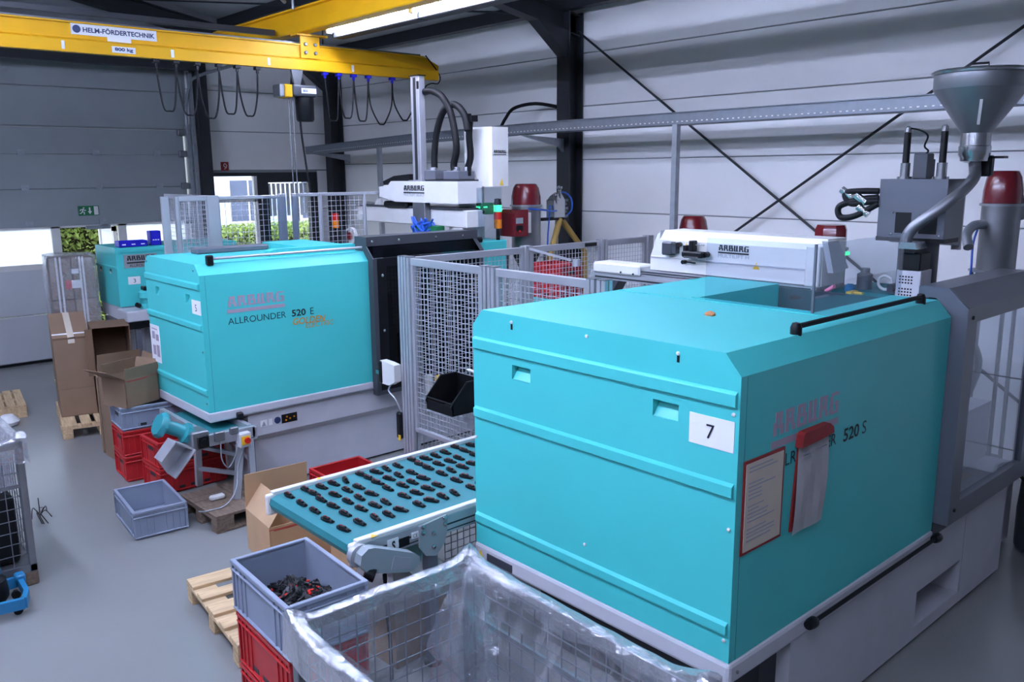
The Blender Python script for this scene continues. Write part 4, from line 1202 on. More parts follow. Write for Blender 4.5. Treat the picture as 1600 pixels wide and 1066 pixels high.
obj('carriage_bracket', MB().box(5.52, 6.98, 2.66, 5.74, 7.24, 2.75, 0.006), guardgrey, r5)
obj('gripper_axis', MB().box(5.46, 7.50, 2.16, 5.54, 7.72, 2.42, 0.006).box(5.48, 7.55, 2.02, 5.52, 7.60, 2.20), steeldull, r5)
rr = random.Random(11)
gh = MB()
for i in range(9):
    c = Vector((5.45, 7.52+rr.uniform(-.14, .14), 2.17))
    pts = [c+Vector((rr.uniform(-.03, .03), rr.uniform(-.12, .12), rr.uniform(-.10, .10))) for k in range(6)]
    gh.tube(loop3(pts, 5), 0.010, 6)
obj('air_hoses', gh, bluehose, r5)
obj('gripper_head', MB().box(5.44, 7.28, 2.08, 5.56, 7.44, 2.18, 0.006), signgreen, r5)
obj('gripper_head', MB().box(5.46, 7.62, 2.08, 5.54, 7.74, 2.18, 0.006), signgreen, r5)

# ---------------------------------------------------------------- machine 3 (far left)
m3 = thing('moulding_machine', 'smaller turquoise moulding machine with sign 3 near the roller gate', 'machine', (3.8, 11.4, 0))
obj('cover', MB().prism([(11.0, 1.13), (11.0, 1.845), (11.03, 1.86), (11.76, 1.86), (11.79, 1.845), (11.79, 1.13)], 'X', 3.35, 4.9), teal, m3)
obj('bead', MB().prism([(3.35, 1.63), (3.335, 1.62), (3.335, 1.605), (3.35, 1.60)], 'Y', 11.01, 11.78), teal, m3)
for yy in (11.24, 11.62):
    b = MB().lathe([(0, -0.004), (0.028, -0.004), (0.028, 0.002), (0, 0.002)], (3.35, yy, 1.565), 14, 'X')
    obj('vent_hole', b, black, m3)
    b = MB().lathe([(0, -0.006), (0.016, -0.006), (0.016, 0.002), (0, 0.002)], (3.347, yy-0.004, 1.545), 12, 'X')
    obj('vent_plug', b, offwhite, m3)
plate('-Y', (3.44, 11.0, 1.605), 0.40, 0.165, cladgrey, m3, 'name_plate')
block_word('ARBURG', '-Y', (3.48, 10.996, 1.695), 0.33, 0.058, ink, m3, barh=0.018, bargap=0.018)
text('ALLROUNDER', '-Y', (3.50, 10.996, 1.615), 0.31, 0.035, ink, m3)
plate('-Y', (3.47, 11.0, 1.40), 0.145, 0.095, paper, m3, 'number_card')
text('3', '-Y', (3.53, 10.996, 1.42), 0.03, 0.05, ink, m3)
obj('top_frame', MB().box(3.36, 10.985, 1.80, 4.88, 11.0, 1.84), teal, m3)
obj('bed', MB().prism([(11.02, 1.13), (11.77, 1.13), (11.77, 0.98), (11.02, 0.95)], 'X', 3.36, 5.0), basegrey, m3)
obj('base', MB().box(3.62, 11.05, 0, 5.0, 11.75, 0.96), basegrey, m3)
obj('drip_shelf', MB().box(3.30, 10.62, 0.99, 3.62, 10.98, 1.12, 0.01), basegrey, m3)
obj('shelf_bracket', MB().box(3.32, 10.64, 0.90, 3.9, 11.02, 0.99), black, m3)
obj('leg', MB().box(3.40, 10.66, 0, 3.46, 10.72, 0.90), guardgrey, m3)
obj('leg', MB().box(3.36, 11.3, 0, 3.44, 11.7, 0.95), guardgrey, m3)
pm = obj('hydraulic_pump', MB().lathe([(0.05, 0.22), (0.085, 0.20), (0.09, 0.13), (0.07, 0.11), (0.06, 0.06), (0.09, 0.04), (0.09, 0.0), (0, 0)], (3.60, 10.80, 1.12), 16), teal, m3)
obj('pump_flange', MB().box(3.56, 10.74, 1.34, 3.66, 10.86, 1.39, 0.01), black, pm)
obj('pump_port', MB().tube([(3.50, 10.76, 1.16), (3.46, 10.74, 1.18)], 0.03, 10), black, pm)
obj('pump_port', MB().tube([(3.6, 10.70, 1.24), (3.6, 10.67, 1.24)], 0.025, 10), black, pm)
for x, w in ((3.40, 0.30), (3.72, 0.10)):
    pass
# blue parts bins on machine 3
def blue_bin(x, y, z, label, rot=0.0, tall=False):
    t = thing('parts_bin', label, 'bin', (x, y, z), rot)
    w, d, h = (0.34, 0.16, 0.075) if not tall else (0.13, 0.12, 0.18)
    b = MB().box(-w/2, -d/2, 0, w/2, d/2, 0.006)
    b.box(-w/2, -d/2, 0, -w/2+0.006, d/2, h).box(w/2-0.006, -d/2, 0, w/2, d/2, h).box(-w/2, d/2-0.006, 0, w/2, d/2, h).box(-w/2, -d/2, 0, w/2, -d/2+0.006, h)
    obj('body', b, blueplastic, t, local=True)
    for i in range(3):
        xx = (-w/3+i*w/3) if not tall else (-0.03+i*0.03)
        obj('label_slot', MB().box(xx-0.022 if not tall else xx-0.01, -d/2-0.003, h*0.35, xx+0.022 if not tall else xx+0.01, -d/2, h*0.35+0.012), paper, t, local=True)
    return t
blue_bin(3.58, 11.1, 1.86, 'long dark blue parts bin on top of machine 3')
blue_bin(3.87, 11.12, 1.86, 'upright dark blue bin at the right end of machine 3', tall=True)

# ---------------------------------------------------------------- material dryers with maroon heads
def dryer(name, x, y, zc, r, zd, h, label, body=True, square=False, rot=0):
    t = thing(name, label, 'dryer', (x, y, 0), group=None)
    if square:
        obj('motor_cover', MB().lathe([(r, zd), (r*0.98, zd+h*0.8), (r*0.86, zd+h), (0, zd+h)], (x, y, 0), 8), maroon, t)
    else:
        obj('motor_cover', MB().lathe([(r, zd), (r*0.98, zd+h*0.4), (r*0.86, zd+h*0.8), (r*0.72, zd+h*0.97), (r*0.65, zd+h), (0, zd+h)], (x, y, 0), 24), maroon, t)
    obj('clamp_ring', MB().lathe([(r*1.0, zd-0.02), (r*1.1, zd-0.02), (r*1.1, zd-0.003), (r*1.0, zd-0.003)], (x, y, 0), 24), galv, t)
    obj('cylinder', MB().lathe([(r*0.98, zc), (r*0.98, zd-0.018)], (x, y, 0), 24), steeldull, t)
    obj('flange', MB().lathe([(r*0.98, zc-0.012), (r*1.35, zc-0.012), (r*1.35, zc), (r*0.98, zc)], (x, y, 0), 24), galv, t)
    obj('discharge_cone', MB().lathe([(r*0.4, zc-0.28), (r*0.45, zc-0.2), (r*1.0, zc-0.012), (0, zc-0.012)], (x, y, 0), 24), black, t)
    st = MB()
    for dx, dy in ((-1, -1), (1, -1), (1, 1), (-1, 1)):
        st.tube([(x+dx*r, y+dy*r, 0), (x+dx*r*0.9, y+dy*r*0.9, zc-0.012)], 0.016, 6)
    st.box(x-r, y-r, 0.5, x+r, y+r, 0.52)
    obj('stand', st, steeldull, t)
    return t
d1_ = dryer('material_loader', 7.0, 2.36, 1.985, 0.135, 2.485, 0.235, 'suction loader with maroon head beside the steel hopper')
obj('air_hose', MB().tube(loop3([(6.88, 2.43, 2.33), (6.76, 2.46, 2.32), (6.66, 2.46, 2.26), (6.58, 2.41, 2.18)], 8), 0.035, 10), galv, d1_)
obj('control_cable', MB().tube(loop3([(6.86, 2.44, 2.36), (6.80, 2.46, 2.2), (6.78, 2.45, 2.0), (6.78, 2.45, 1.8)], 6), 0.008, 6), bluehose, d1_)
obj('side_valve', MB().box(7.02, 2.23, 2.36, 7.10, 2.28, 2.46, 0.006).tube([(7.05, 2.24, 2.46), (7.05, 2.22, 2.54), (7.0, 2.25, 2.52)], 0.012, 6), steeldull, d1_)
d2_ = dryer('material_dryer', 6.52, 7.05, 1.86, 0.165, 2.38, 0.225, 'material dryer with maroon head and control box beside machine 5')
cbx = obj('control_box', MB().prism([(6.16, 2.05), (6.16, 2.30), (6.21, 2.335), (6.36, 2.335), (6.36, 2.05)], 'Y', 6.84, 7.08), maroon, d2_)
face_rects('-Y', (6.18, 6.84, 2.19), [(0, 0, 0.10, 0.06)], cladgrey, cbx, 'display', 0.003)
face_rects('-Y', (6.18, 6.84, 2.11), [(0, 0, 0.10, 0.06)], black, cbx, 'keypad', 0.003)
face_rects('-Y', (6.22, 6.836, 2.10), [(0, 0, 0.02, 0.02)], redlens, cbx, 'switch', 0.006)
obj('white_bracket', MB().box(6.36, 6.86, 2.08, 6.42, 6.98, 2.30), offwhite, d2_)
obj('air_hose', MB().tube(loop3([(6.40, 6.88, 2.34), (6.60, 6.86, 2.32), (6.78, 6.9, 2.30), (6.9, 6.95, 2.30)], 6), 0.010, 6), bluehose, d2_)
dryer('material_dryer', 7.47, 5.48, 1.68, 0.153, 2.045, 0.225, 'maroon dryer head rising behind the white robot unit by the tray post')
d4_ = dryer('material_dryer', 7.30, 3.85, 1.70, 0.145, 2.05, 0.20, 'flat topped maroon dryer head behind the right end of the white robot unit', square=True)
obj('signal_strip', MB().box(7.2, 3.66, 1.99, 7.3, 3.70, 2.02), led_green, d4_)
# valve block on two tubes beside the dryer
vb = thing('valve_manifold', 'silver valve block with blue hoses on two splayed tubes', 'valve', (6.98, 7.0, 0))
obj('block', MB().box(6.86, 6.95, 2.22, 7.04, 7.08, 2.42, 0.006).prism([(6.86, 2.42), (7.04, 2.42), (6.98, 2.50), (6.90, 2.46)], 'Y', 6.96, 7.06), steel, vb)
for x, z in ((6.88, 2.46), (6.94, 2.54)):
    obj('valve_stem', MB().tube([(x+0.03, 6.97, z-0.10), (x, 6.94, z)], 0.016, 8).lathe([(0, 0), (0.03, 0.005), (0.03, 0.03), (0, 0.04)], (x, 6.94, z), 12), steel, vb)
for i in range(5):
    obj('outlet_nut', MB().tube([(7.04, 6.97+0.02*(i % 2), 2.23+0.045*i), (7.085, 6.96+0.02*(i % 2), 2.235+0.045*i)], 0.016, 8), steeldull, vb)
obj('blue_hose', MB().tube(loop3([(6.95, 7.0, 2.46), (7.05, 6.98, 2.50), (7.16, 6.97, 2.42), (7.16, 6.97, 2.30), (7.06, 6.97, 2.22)], 8), 0.010, 6), bluehose, vb)
obj('blue_hose', MB().tube(loop3([(6.84, 7.0, 2.36), (6.81, 6.98, 2.2), (6.79, 6.98, 2.0), (6.78, 6.98, 1.7)], 6), 0.009, 6), bluehose, vb)
obj('cross_bar', MB().box(6.70, 6.98, 2.19, 7.06, 7.04, 2.225), black, vb)
obj('tan_tube', MB().tube([(7.0, 7.0, 2.20), (6.72, 6.90, 1.72), (6.55, 6.6, 1.4), (6.55, 6.6, 0)], 0.035, 12), tan, vb)
obj('grey_tube', MB().tube([(7.02, 7.02, 2.22), (7.42, 7.0, 1.80), (7.42, 7.0, 0)], 0.035, 12), tan, vb)
obj('support_post', MB().cyl((6.98, 7.03, 0), (6.98, 7.03, 2.2), 0.02), galv, vb)
# ================================================================== FENCES
def fence_panel(t, axis, c, u0, u1, z0, z1, fw_=0.04, st=0.035, tr=0.06, pitch=0.045):
    """framed mesh panel: four rails and a wire mesh"""
    h = fw_/2
    def bx(a, b_, c0, c1):
        return MB().box(c-h, a, c0, c+h, b_, c1, 0.004) if axis == 'X' else MB().box(a, c-h, c0, b_, c+h, c1, 0.004)
    obj('top_rail', bx(u0, u1, z1-tr, z1), alu, t)
    obj('bottom_rail', bx(u0, u1, z0, z0+0.04), alu, t)
    obj('stile', bx(u0, u0+st, z0+0.04, z1-tr), alu, t)
    obj('stile', bx(u1-st, u1, z0+0.04, z1-tr), alu, t)
    obj('wire_mesh', wires(axis, c-0.005, u0+st, u1-st, z0+0.04, z1-tr, pitch, 0.0042), wire, t, kind='stuff')
cf = thing('safety_fence', 'aluminium framed mesh safety fence round the conveyor cell between both machines', 'fence', (4.6, 4.6, 0))
for x, y in ((4.10, 5.95), (4.10, 5.866), (4.10, 4.878), (4.10, 4.788), (4.10, 3.785), (4.10, 3.69)):
    b = MB(); pole_profile(b, x, y, 0.0, 2.05, 0.073, 0.073); obj('post', b, alu, cf)
    obj('post_cap', MB().box(x-0.036, y-0.036, 2.05, x+0.036, y+0.036, 2.057), steeldull, cf)
for x in (5.465, 6.515, 7.25):
    b = MB(); pole_profile(b, x, 5.907, 0.0, 2.056, 0.084, 0.084); obj('post', b, alu, cf)
fence_panel(cf, 'X', 4.10, 4.92, 5.83, 0.55, 2.045)
fence_panel(cf, 'X', 4.10, 3.825, 4.75, 1.05, 2.045)
fence_panel(cf, 'Y', 5.907, 4.14, 5.42, 0.25, 2.045)
fence_panel(cf, 'Y', 5.907, 5.51, 6.47, 0.25, 2.045)
fence_panel(cf, 'Y', 5.907, 6.56, 7.205, 0.25, 2.045)
obj('brace', MB().bar((5.465, 5.86, 2.03), (5.61, 5.46, 1.94), 0.02).lathe([(0, 0), (0.037, 0), (0.037, 0.063), (0, 0.063)], (5.63, 5.41, 1.89), 12), alu, cf)
obj('cable_cover', MB().box(6.22, 5.86, 2.0, 6.39, 5.865, 2.035), black, cf)
swb = thing('gate_switch', 'white gate switch box fixed to the slotted fence post', 'switch', (3.99, 5.99, 1.02))
obj('housing', MB().prism([(5.985, 0.975), (5.985, 1.12), (6.075, 1.13), (6.20, 1.135), (6.20, 0.93), (6.075, 0.93)], 'X', 3.99, 4.06), offwhite, swb)
obj('key_head', MB().box(3.98, 6.17, 0.93, 4.065, 6.22, 1.13, 0.01), black, swb)
obj('tongue', MB().box(4.0, 6.22, 1.0, 4.03, 6.29, 1.035), steel, swb)
obj('cable', MB().tube(loop3([(4.025, 6.095, 0.93), (4.015, 6.115, 0.87), (4.025, 6.03, 0.81), (4.05, 5.99, 0.70)], 6), 0.007, 6), alu, swb)
dh = thing('door_handle', 'black door handle with yellow tag low on the fence post', 'handle', (4.06, 6.01, 0.44))
obj('grip', MB().box(4.035, 5.99, 0.45, 4.08, 6.055, 0.69, 0.012), black, dh)
obj('tag', MB().box(4.033, 5.99, 0.44, 4.04, 6.02, 0.49), signyellow, dh)
kp = thing('emergency_stop', 'yellow emergency stop box beside a white plate behind the mesh', 'switch', (4.3, 5.97, 0.84))
obj('plate', MB().box(4.225, 5.865, 0.84, 4.30, 5.875, 1.02), offwhite, kp)
obj('box', MB().box(4.33, 5.80, 0.86, 4.415, 5.875, 1.0, 0.01), signyellow, kp)
obj('button', MB().tube([(4.37, 5.80, 0.945), (4.37, 5.76, 0.945)], 0.026, 12), signred, kp)
# black open fronted bin hanging on the mesh
bn = thing('picking_bin', 'black open fronted picking bin hanging on the mesh panel', 'bin', (3.94, 5.06, 0.94))
def bin_side(): return [(4.072, 0.942), (4.072, 1.184), (3.91, 1.184), (3.783, 1.058), (3.757, 1.016), (3.783, 0.942)]
b = MB()
b.prism(bin_side(), 'Y', 4.898, 4.904).prism(bin_side(), 'Y', 5.213, 5.219)
b.box(3.783, 4.898, 0.942, 4.072, 5.219, 0.948).box(4.066, 4.898, 0.942, 4.072, 5.219, 1.184).box(3.768, 4.898, 0.942, 3.783, 5.219, 1.016)
obj('body', b, black, bn)
obj('rim', MB().tube([(4.072, 4.898, 1.184), (3.91, 4.898, 1.184), (3.773, 4.898, 1.037), (3.773, 5.219, 1.037), (3.91, 5.219, 1.184), (4.072, 5.219, 1.184)], 0.008, 6), black, bn)
solo('tape_roll', MB().lathe([(0.02, 0), (0.047, 0), (0.047, 0.042), (0.02, 0.042)], (3.95, 5.045, 0.949), 16), paperbeige, 'cream roll lying in the black picking bin', 'roll')
wl = thing('work_lamp', 'small white lamp arm clamped above the black picking bin', 'lamp', (4.057, 4.856, 1.2))
obj('arm', MB().tube(loop3([(4.078, 5.045, 1.226), (3.994, 4.98, 1.258), (3.994, 4.877, 1.247), (4.004, 4.835, 1.205)], 6), 0.010, 6), offwhite, wl)
obj('head', MB().box(3.97, 4.78, 1.163, 4.05, 4.855, 1.33, 0.015), offwhite, wl)
obj('clamp', MB().box(4.05, 4.81, 1.174, 4.10, 4.90, 1.247, 0.006), teal, wl)

# rear fence behind machine 5
rf = thing('safety_fence', 'white framed mesh fence standing behind machine 5', 'fence', (4.2, 8.4, 0))
def wpost(x, y, w): obj('post', MB().box(x-w/2, y-0.02, 0, x+w/2, y+0.02, 2.53, 0.004), alu, rf)
wpost(3.05, 8.40, 0.07); wpost(3.16, 8.40, 0.035); wpost(3.52, 8.40, 0.12); wpost(4.27, 8.40, 0.08); wpost(4.41, 8.40, 0.05); wpost(4.72, 8.40, 0.025); wpost(5.28, 8.40, 0.025)
fence_panel(rf, 'Y', 8.40, 3.18, 3.46, 0.3, 2.53, 0.03, 0.012, 0.05)
fence_panel(rf, 'Y', 8.40, 3.58, 4.23, 0.3, 2.52, 0.03, 0.01, 0.035, 0.055)
fence_panel(rf, 'Y', 8.40, 4.44, 4.71, 0.3, 2.53, 0.03, 0.01, 0.035, 0.055)
fence_panel(rf, 'Y', 8.40, 4.73, 5.27, 0.3, 2.53, 0.03, 0.01, 0.035, 0.055)
obj('top_rail', MB().box(5.29, 8.39, 2.495, 6.1, 8.41, 2.53, 0.004), alu, rf)
fence_panel(rf, 'X', 3.50, 8.42, 9.6, 0.3, 2.53, 0.03, 0.012, 0.05)
obj('clear_sheet', MB().box(4.05, 8.37, 1.2, 4.44, 8.374, 2.5), glass, rf)
# red signal light and reel behind the fence
sl = thing('signal_tower', 'red and orange signal lamp seen through the rear fence mesh', 'lamp', (5.25, 9.0, 0))
obj('pole', MB().cyl((5.25, 9.0, 0), (5.25, 9.0, 2.10), 0.02), black, sl)
obj('amber_lamp', MB().cyl((5.25, 9.0, 2.10), (5.25, 9.0, 2.19), 0.04, 16), amber, sl)
obj('red_lamp', MB().cyl((5.25, 9.0, 2.19), (5.25, 9.0, 2.27), 0.04, 16), redlens, sl)
re = thing('hose_reel', 'white round reel with red centre behind the rear fence', 'reel', (5.55, 9.1, 1.9))
obj('disc', MB().lathe([(0.05, 0), (0.11, 0), (0.11, 0.04), (0.05, 0.04)], (5.50, 9.1, 1.98), 20, 'X'), offwhite, re)
obj('hub', MB().lathe([(0, -0.01), (0.05, -0.01), (0.05, 0.05), (0, 0.05)], (5.50, 9.1, 1.98), 16, 'X'), signred, re)
obj('bracket', MB().box(5.50, 9.14, 0, 5.58, 9.26, 2.05), guardgrey, re)
# shelving with cardboard boxes by the window
sh = thing('parts_rack', 'low rack with boxes and bins standing in front of the window', 'rack', (6.2, 12.9, 0))
obj('shelf', MB().box(5.0, 12.6, 1.18, 7.2, 13.2, 1.22), offwhite, sh)
obj('shelf', MB().box(5.0, 12.6, 0.6, 7.2, 13.2, 0.64), offwhite, sh)
for x in (5.0, 7.16):
    for y in (12.6, 13.16):
        obj('leg', MB().box(x, y, 0, x+0.04, y+0.04, 1.18), galv, sh)
for i, (x, w, h, mm, lb) in enumerate(((5.1, 0.5, 0.22, cardlt, 'long light carton at the left end of the window rack'), (5.68, 0.42, 0.26, carddk, 'brown carton second on the window rack'), (6.15, 0.4, 0.2, paper, 'white carton in the middle of the window rack'), (6.6, 0.5, 0.24, cardlt, 'light carton at the right end of the window rack'))):
    c = thing('carton', lb, 'box', (x+w/2, 12.9, 1.22), group='cartons on the window rack')
    obj('body', MB().box(x, 12.7, 1.22, x+w, 13.1, 1.22+h, 0.003), mm, c)
    obj('tape', MB().box(x+w/2-0.025, 12.698, 1.22+h*0.6, x+w/2+0.025, 12.7, 1.22+h).box(x+w/2-0.025, 12.7, 1.22+h, x+w/2+0.025, 13.1, 1.222+h), paperbeige, c)
ex = thing('extruder_unit', 'grey machine unit standing behind the rear fence', 'machine', (6.3, 10.4, 0))
obj('base', MB().box(5.3, 9.9, 0, 7.4, 10.9, 0.9, 0.01), basegrey, ex)
obj('hood', MB().prism([(9.95, 0.9), (9.95, 1.6), (10.1, 1.75), (10.7, 1.75), (10.85, 1.6), (10.85, 0.9)], 'X', 5.4, 7.3), basegrey, ex)
obj('grille', MB().box(5.39, 10.1, 1.1, 5.40, 10.7, 1.6), guardgrey, ex)
for i in range(6):
    obj('slat', MB().box(5.38, 10.12, 1.13+i*0.075, 5.392, 10.68, 1.17+i*0.075), darksteel, ex)
# ================================================================== CONVEYOR
cv = thing('belt_conveyor', 'green belt conveyor carrying rows of black parts between the machines', 'conveyor', (3.2, 4.07, 0))
zb = 0.87
CX0, CX1, CY0, CY1 = 2.10, 4.03, 3.60, 4.55
obj('belt', MB().prism([(CX0+0.05, zb), (CX1, zb), (CX1, zb-0.01), (CX0+0.06, zb-0.01), (CX0+0.02, zb-0.02), (CX0+0.01, zb-0.045), (CX0+0.02, zb-0.07), (CX0+0.06, zb-0.08), (CX1, zb-0.08), (CX1, zb-0.09), (CX0+0.05, zb-0.09), (CX0+0.01, zb-0.075), (CX0, zb-0.045), (CX0+0.01, zb-0.012)], 'Y', CY0+0.03, CY1-0.03), teal_d, cv)
for y0, y1, nm in ((CY0-0.01, CY0+0.03, 'near'), (CY1-0.03, CY1+0.01, 'far')):
    obj('edge_guide', MB().box(CX0+0.03, y0, zb-0.005, CX1, y1, zb+0.022, 0.004), offwhite, cv)
    obj('side_rail', MB().box(CX0+0.04, y0, zb-0.11, CX1, y1, zb-0.005, 0.003), alu, cv)
    obj('rail_slot', MB().box(CX0+0.10, y0-0.001, zb-0.062, CX1, y0, zb-0.052).box(CX0+0.10, y0-0.001, zb-0.095, CX1, y0, zb-0.088), darksteel, cv)
    obj('end_bearing', MB().box(CX0-0.01, y0-0.004, zb-0.12, CX0+0.06, y1, zb+0.01, 0.015, 2), offwhite, cv)
obj('end_roller', MB().cyl((CX0+0.045, CY0+0.03, zb-0.045), (CX0+0.045, CY1-0.03, zb-0.045), 0.035, 16), steeldull, cv)
# gear motor arm at the near corner
arm = MB()
pts = [(2.09, 0.80), (2.10, 0.85), (2.14, 0.875), (2.18, 0.87), (2.42, 0.765), (2.455, 0.735), (2.45, 0.69), (2.41, 0.67), (2.37, 0.672), (2.13, 0.745)]
arm.prism(pts, 'Y', 3.50, 3.56)
obj('drive_arm', arm, motorgrey, cv)
obj('arm_cover', MB().prism([(2.29, 0.79), (2.40, 0.745), (2.39, 0.685), (2.27, 0.72)], 'Y', 3.497, 3.50), inkgrey, cv)
obj('drive_hub', MB().cyl((2.13, 3.56, 0.82), (2.13, 3.60, 0.82), 0.06, 18), alu, cv)
obj('drive_shaft', MB().cyl((2.13, 3.53, 0.74), (2.17, 3.50, 0.72), 0.035, 12).cyl((2.25, 3.53, 0.69), (2.25, 3.53, 0.66), 0.012, 8), black, cv)
obj('motor_cable', MB().tube(loop3([(2.25, 3.53, 0.67), (2.26, 3.54, 0.5), (2.28, 3.55, 0.3), (2.3, 3.58, 0.03)], 6), 0.010, 6), rubber, cv)
obj('mounting_plate', MB().prism([(2.51, 0.86), (2.70, 0.88), (2.70, 0.80), (2.68, 0.72), (2.62, 0.66), (2.55, 0.68), (2.51, 0.74)], 'Y', 3.575, 3.589), motorgrey, cv)
studs('-Y', [(2.60, 3.575, 0.80), (2.60, 3.575, 0.72), (2.53, 3.575, 0.855), (2.53, 3.575, 0.82), (2.68, 3.575, 0.865), (2.68, 3.575, 0.83)], 0.013, steel, cv, 'bolt', 0.012)
for x, y in ((2.60, 3.60), (3.25, 4.52), (3.8, 3.60), (3.8, 4.52)):
    obj('leg', MB().box(x-0.03, y-0.02, 0.03, x+0.03, y+0.04, 0.78), guardgrey, cv)
for x in (2.60, 3.25, 3.8):
    obj('cross_member', MB().box(x-0.02, 3.64, 0.70, x+0.02, 4.50, 0.74), guardgrey, cv)
for x, y in ((2.60, 3.61), (3.25, 4.53), (3.8, 3.61), (3.8, 4.53)):
        obj('foot', MB().lathe([(0.05, 0), (0.05, 0.008), (0.015, 0.02), (0.012, 0.03), (0, 0.03)], (x, y, 0), 12), black, cv)
plate('-Y', (2.31, 3.589, 0.765), 0.07, 0.075, paper, cv, 'type_label')
text('S', '-Y', (2.335, 3.584, 0.775), 0.022, 0.055, ink, cv, bold=0.05)
plate('-Y', (2.385, 3.589, 0.775), 0.065, 0.05, black, cv, 'rating_plate')
plate('-Y', (2.465, 3.589, 0.80), 0.045, 0.035, paper, cv, 'approval_label')
text('CE', '-Y', (2.472, 3.584, 0.807), 0.03, 0.02, ink, cv)
for x, y in ((2.20, 3.595), (2.42, 4.545)):
    obj('warning_sticker', MB().prism([(x, y-0.02), (x+0.05, y-0.02), (x+0.03, y+0.015)], 'Z', zb+0.0225, zb+0.0235), signyellow, cv)
obj('wire_mesh', wires('Y', 3.63, 2.72, 3.4, 0.45, 0.76, 0.045, 0.004), wiredark, cv, kind='stuff')

# black moulded parts lying in rows across the belt
def part_mesh():
    b = MB()
    b.prism([(-0.008, -0.036), (0.008, -0.036), (0.013, -0.012), (0.014, 0.012), (0.010, 0.032), (0, 0.037), (-0.010, 0.032), (-0.014, 0.012), (-0.013, -0.012)], 'Z', 0, 0.012)
    b.box(-0.007, -0.020, 0.012, 0.007, 0.022, 0.020, 0.003)
    b.box(-0.010, -0.043, 0.003, -0.003, -0.034, 0.010).box(0.003, -0.043, 0.003, 0.010, -0.034, 0.010)
    return b.xform(Matrix.Diagonal((1.15, 1.3, 1.25, 1)))
PARTROOT = None
rnd = random.Random(21)
def moulded_part(x, y, z, rz, label):
    global PARTROOT
    if PARTROOT is None:
        t = thing('moulded_part', label, 'part', (x, y, z), rz, group='black moulded parts on the conveyor belt')
        obj('body', part_mesh(), black, t, local=True)
        b = MB().box(-0.004, 0.010, 0.0195, 0.004, 0.016, 0.0215).box(-0.004, -0.012, 0.0195, 0.004, -0.006, 0.0215).tube([(0, 0.024, 0.011), (0, 0.024, 0.0145)], 0.004, 6).xform(Matrix.Diagonal((1.15, 1.3, 1.25, 1)))
        obj('red_marking', b, reddark, t, local=True)
        PARTROOT = t
        return t
    return dup(PARTROOT, (x, y, z), rz, label=label)
rowx = [2.185, 2.305, 2.395, 2.48, 2.562, 2.69, 2.775, 2.86, 2.942, 3.082, 3.165, 3.25, 3.335, 3.465, 3.565, 3.66, 3.75]
chain = (2.305, 2.69, 3.082, 3.465)
ORD = ['first', 'second', 'third', 'fourth', 'fifth', 'sixth', 'seventh', 'eighth', 'ninth', 'tenth', 'eleventh', 'twelfth', 'thirteenth', 'fourteenth', 'fifteenth', 'sixteenth', 'seventeenth']
for ri, rx in enumerate(rowx):
    ys = [4.44, 4.28, 4.135, 3.975, 3.815]
    if rx in chain:
        ys = [4.47, 4.37, 4.265, 4.135, 3.975, 3.815]
    for i, yy in enumerate(ys):
        if rx in (3.25, 3.335) and i > 2: continue
        moulded_part(rx+rnd.uniform(-.006, .006)+0.010*(2-i)/2, yy+rnd.uniform(-.009, .009), zb+0.0005, rnd.gauss(0.10, 0.13) if rx not in chain else rnd.gauss(0.08, 0.05),
                     'black moulded part %s from far belt edge in %s row from belt end' % (ORD[i], ORD[ri]))

# ================================================================== CRATES, PALLETS, CARTONS
def crate(name, label, loc, rot, L, W, H, m, group=None, slots=True, cat='crate', ribs=2):
    t = thing(name, label, cat, loc, rot, group)
    th = 0.012
    b = MB()
    b.box(-L/2+0.015, -W/2+0.015, 0, L/2-0.015, W/2-0.015, 0.010)
    b.box(-L/2+0.012, -W/2+0.012, 0.010, -L/2+0.012+th, W/2-0.012, H-0.01).box(L/2-0.012-th, -W/2+0.012, 0.010, L/2-0.012, W/2-0.012, H-0.01)
    b.box(-L/2+0.012, -W/2+0.012, 0.010, L/2-0.012, -W/2+0.012+th, H-0.01).box(-L/2+0.012, W/2-0.012-th, 0.010, L/2-0.012, W/2-0.012, H-0.01)
    obj('body', b, m, t, local=True)
    r = MB()
    for z0, z1 in ((H-0.022, H), (H-0.055, H-0.045), (0.012, 0.024)):
        r.box(-L/2, -W/2, z0, L/2, -W/2+0.024, z1, 0.003).box(-L/2, W/2-0.024, z0, L/2, W/2, z1, 0.003)
        r.box(-L/2, -W/2+0.024, z0, -L/2+0.024, W/2-0.024, z1, 0.003).box(L/2-0.024, -W/2+0.024, z0, L/2, W/2-0.024, z1, 0.003)
    obj('rim', r, m, t, local=True)
    q = MB()
    for sx in (-1, 1):
        for k in range(ribs+2):
            x = sx*(L/2-0.004-k*0.05/ (1 if k else 1))
            for sy in (-1, 1):
                q.box(x-0.006, sy*(W/2-0.012)-0.006, 0.024, x+0.006, sy*(W/2-0.012)+0.006, H-0.022)
        for k in range(ribs+1):
            for sy in (-1, 1):
                y = sy*(W/2-0.01-k*0.05)
                q.box(sx*(L/2-0.012)-0.006, y-0.006, 0.024, sx*(L/2-0.012)+0.006, y+0.006, H-0.022)
    obj('ribs', q, m, t, local=True, kind='stuff')
    if slots:
        for sx in (-1, 1):
            obj('hand_slot', MB().box(sx*(L/2-0.0115)-0.001, -0.06, H-0.10, sx*(L/2-0.0115)+0.001, 0.06, H-0.065), darksteel, t, local=True)
        for sy in (-1, 1):
            for xx in (-0.12, 0, 0.12):
                obj('base_slot', MB().box(xx-0.035, sy*(W/2-0.0115)-0.001, 0.03, xx+0.035, sy*(W/2-0.0115)+0.001, 0.055), darksteel, t, local=True)
    return t
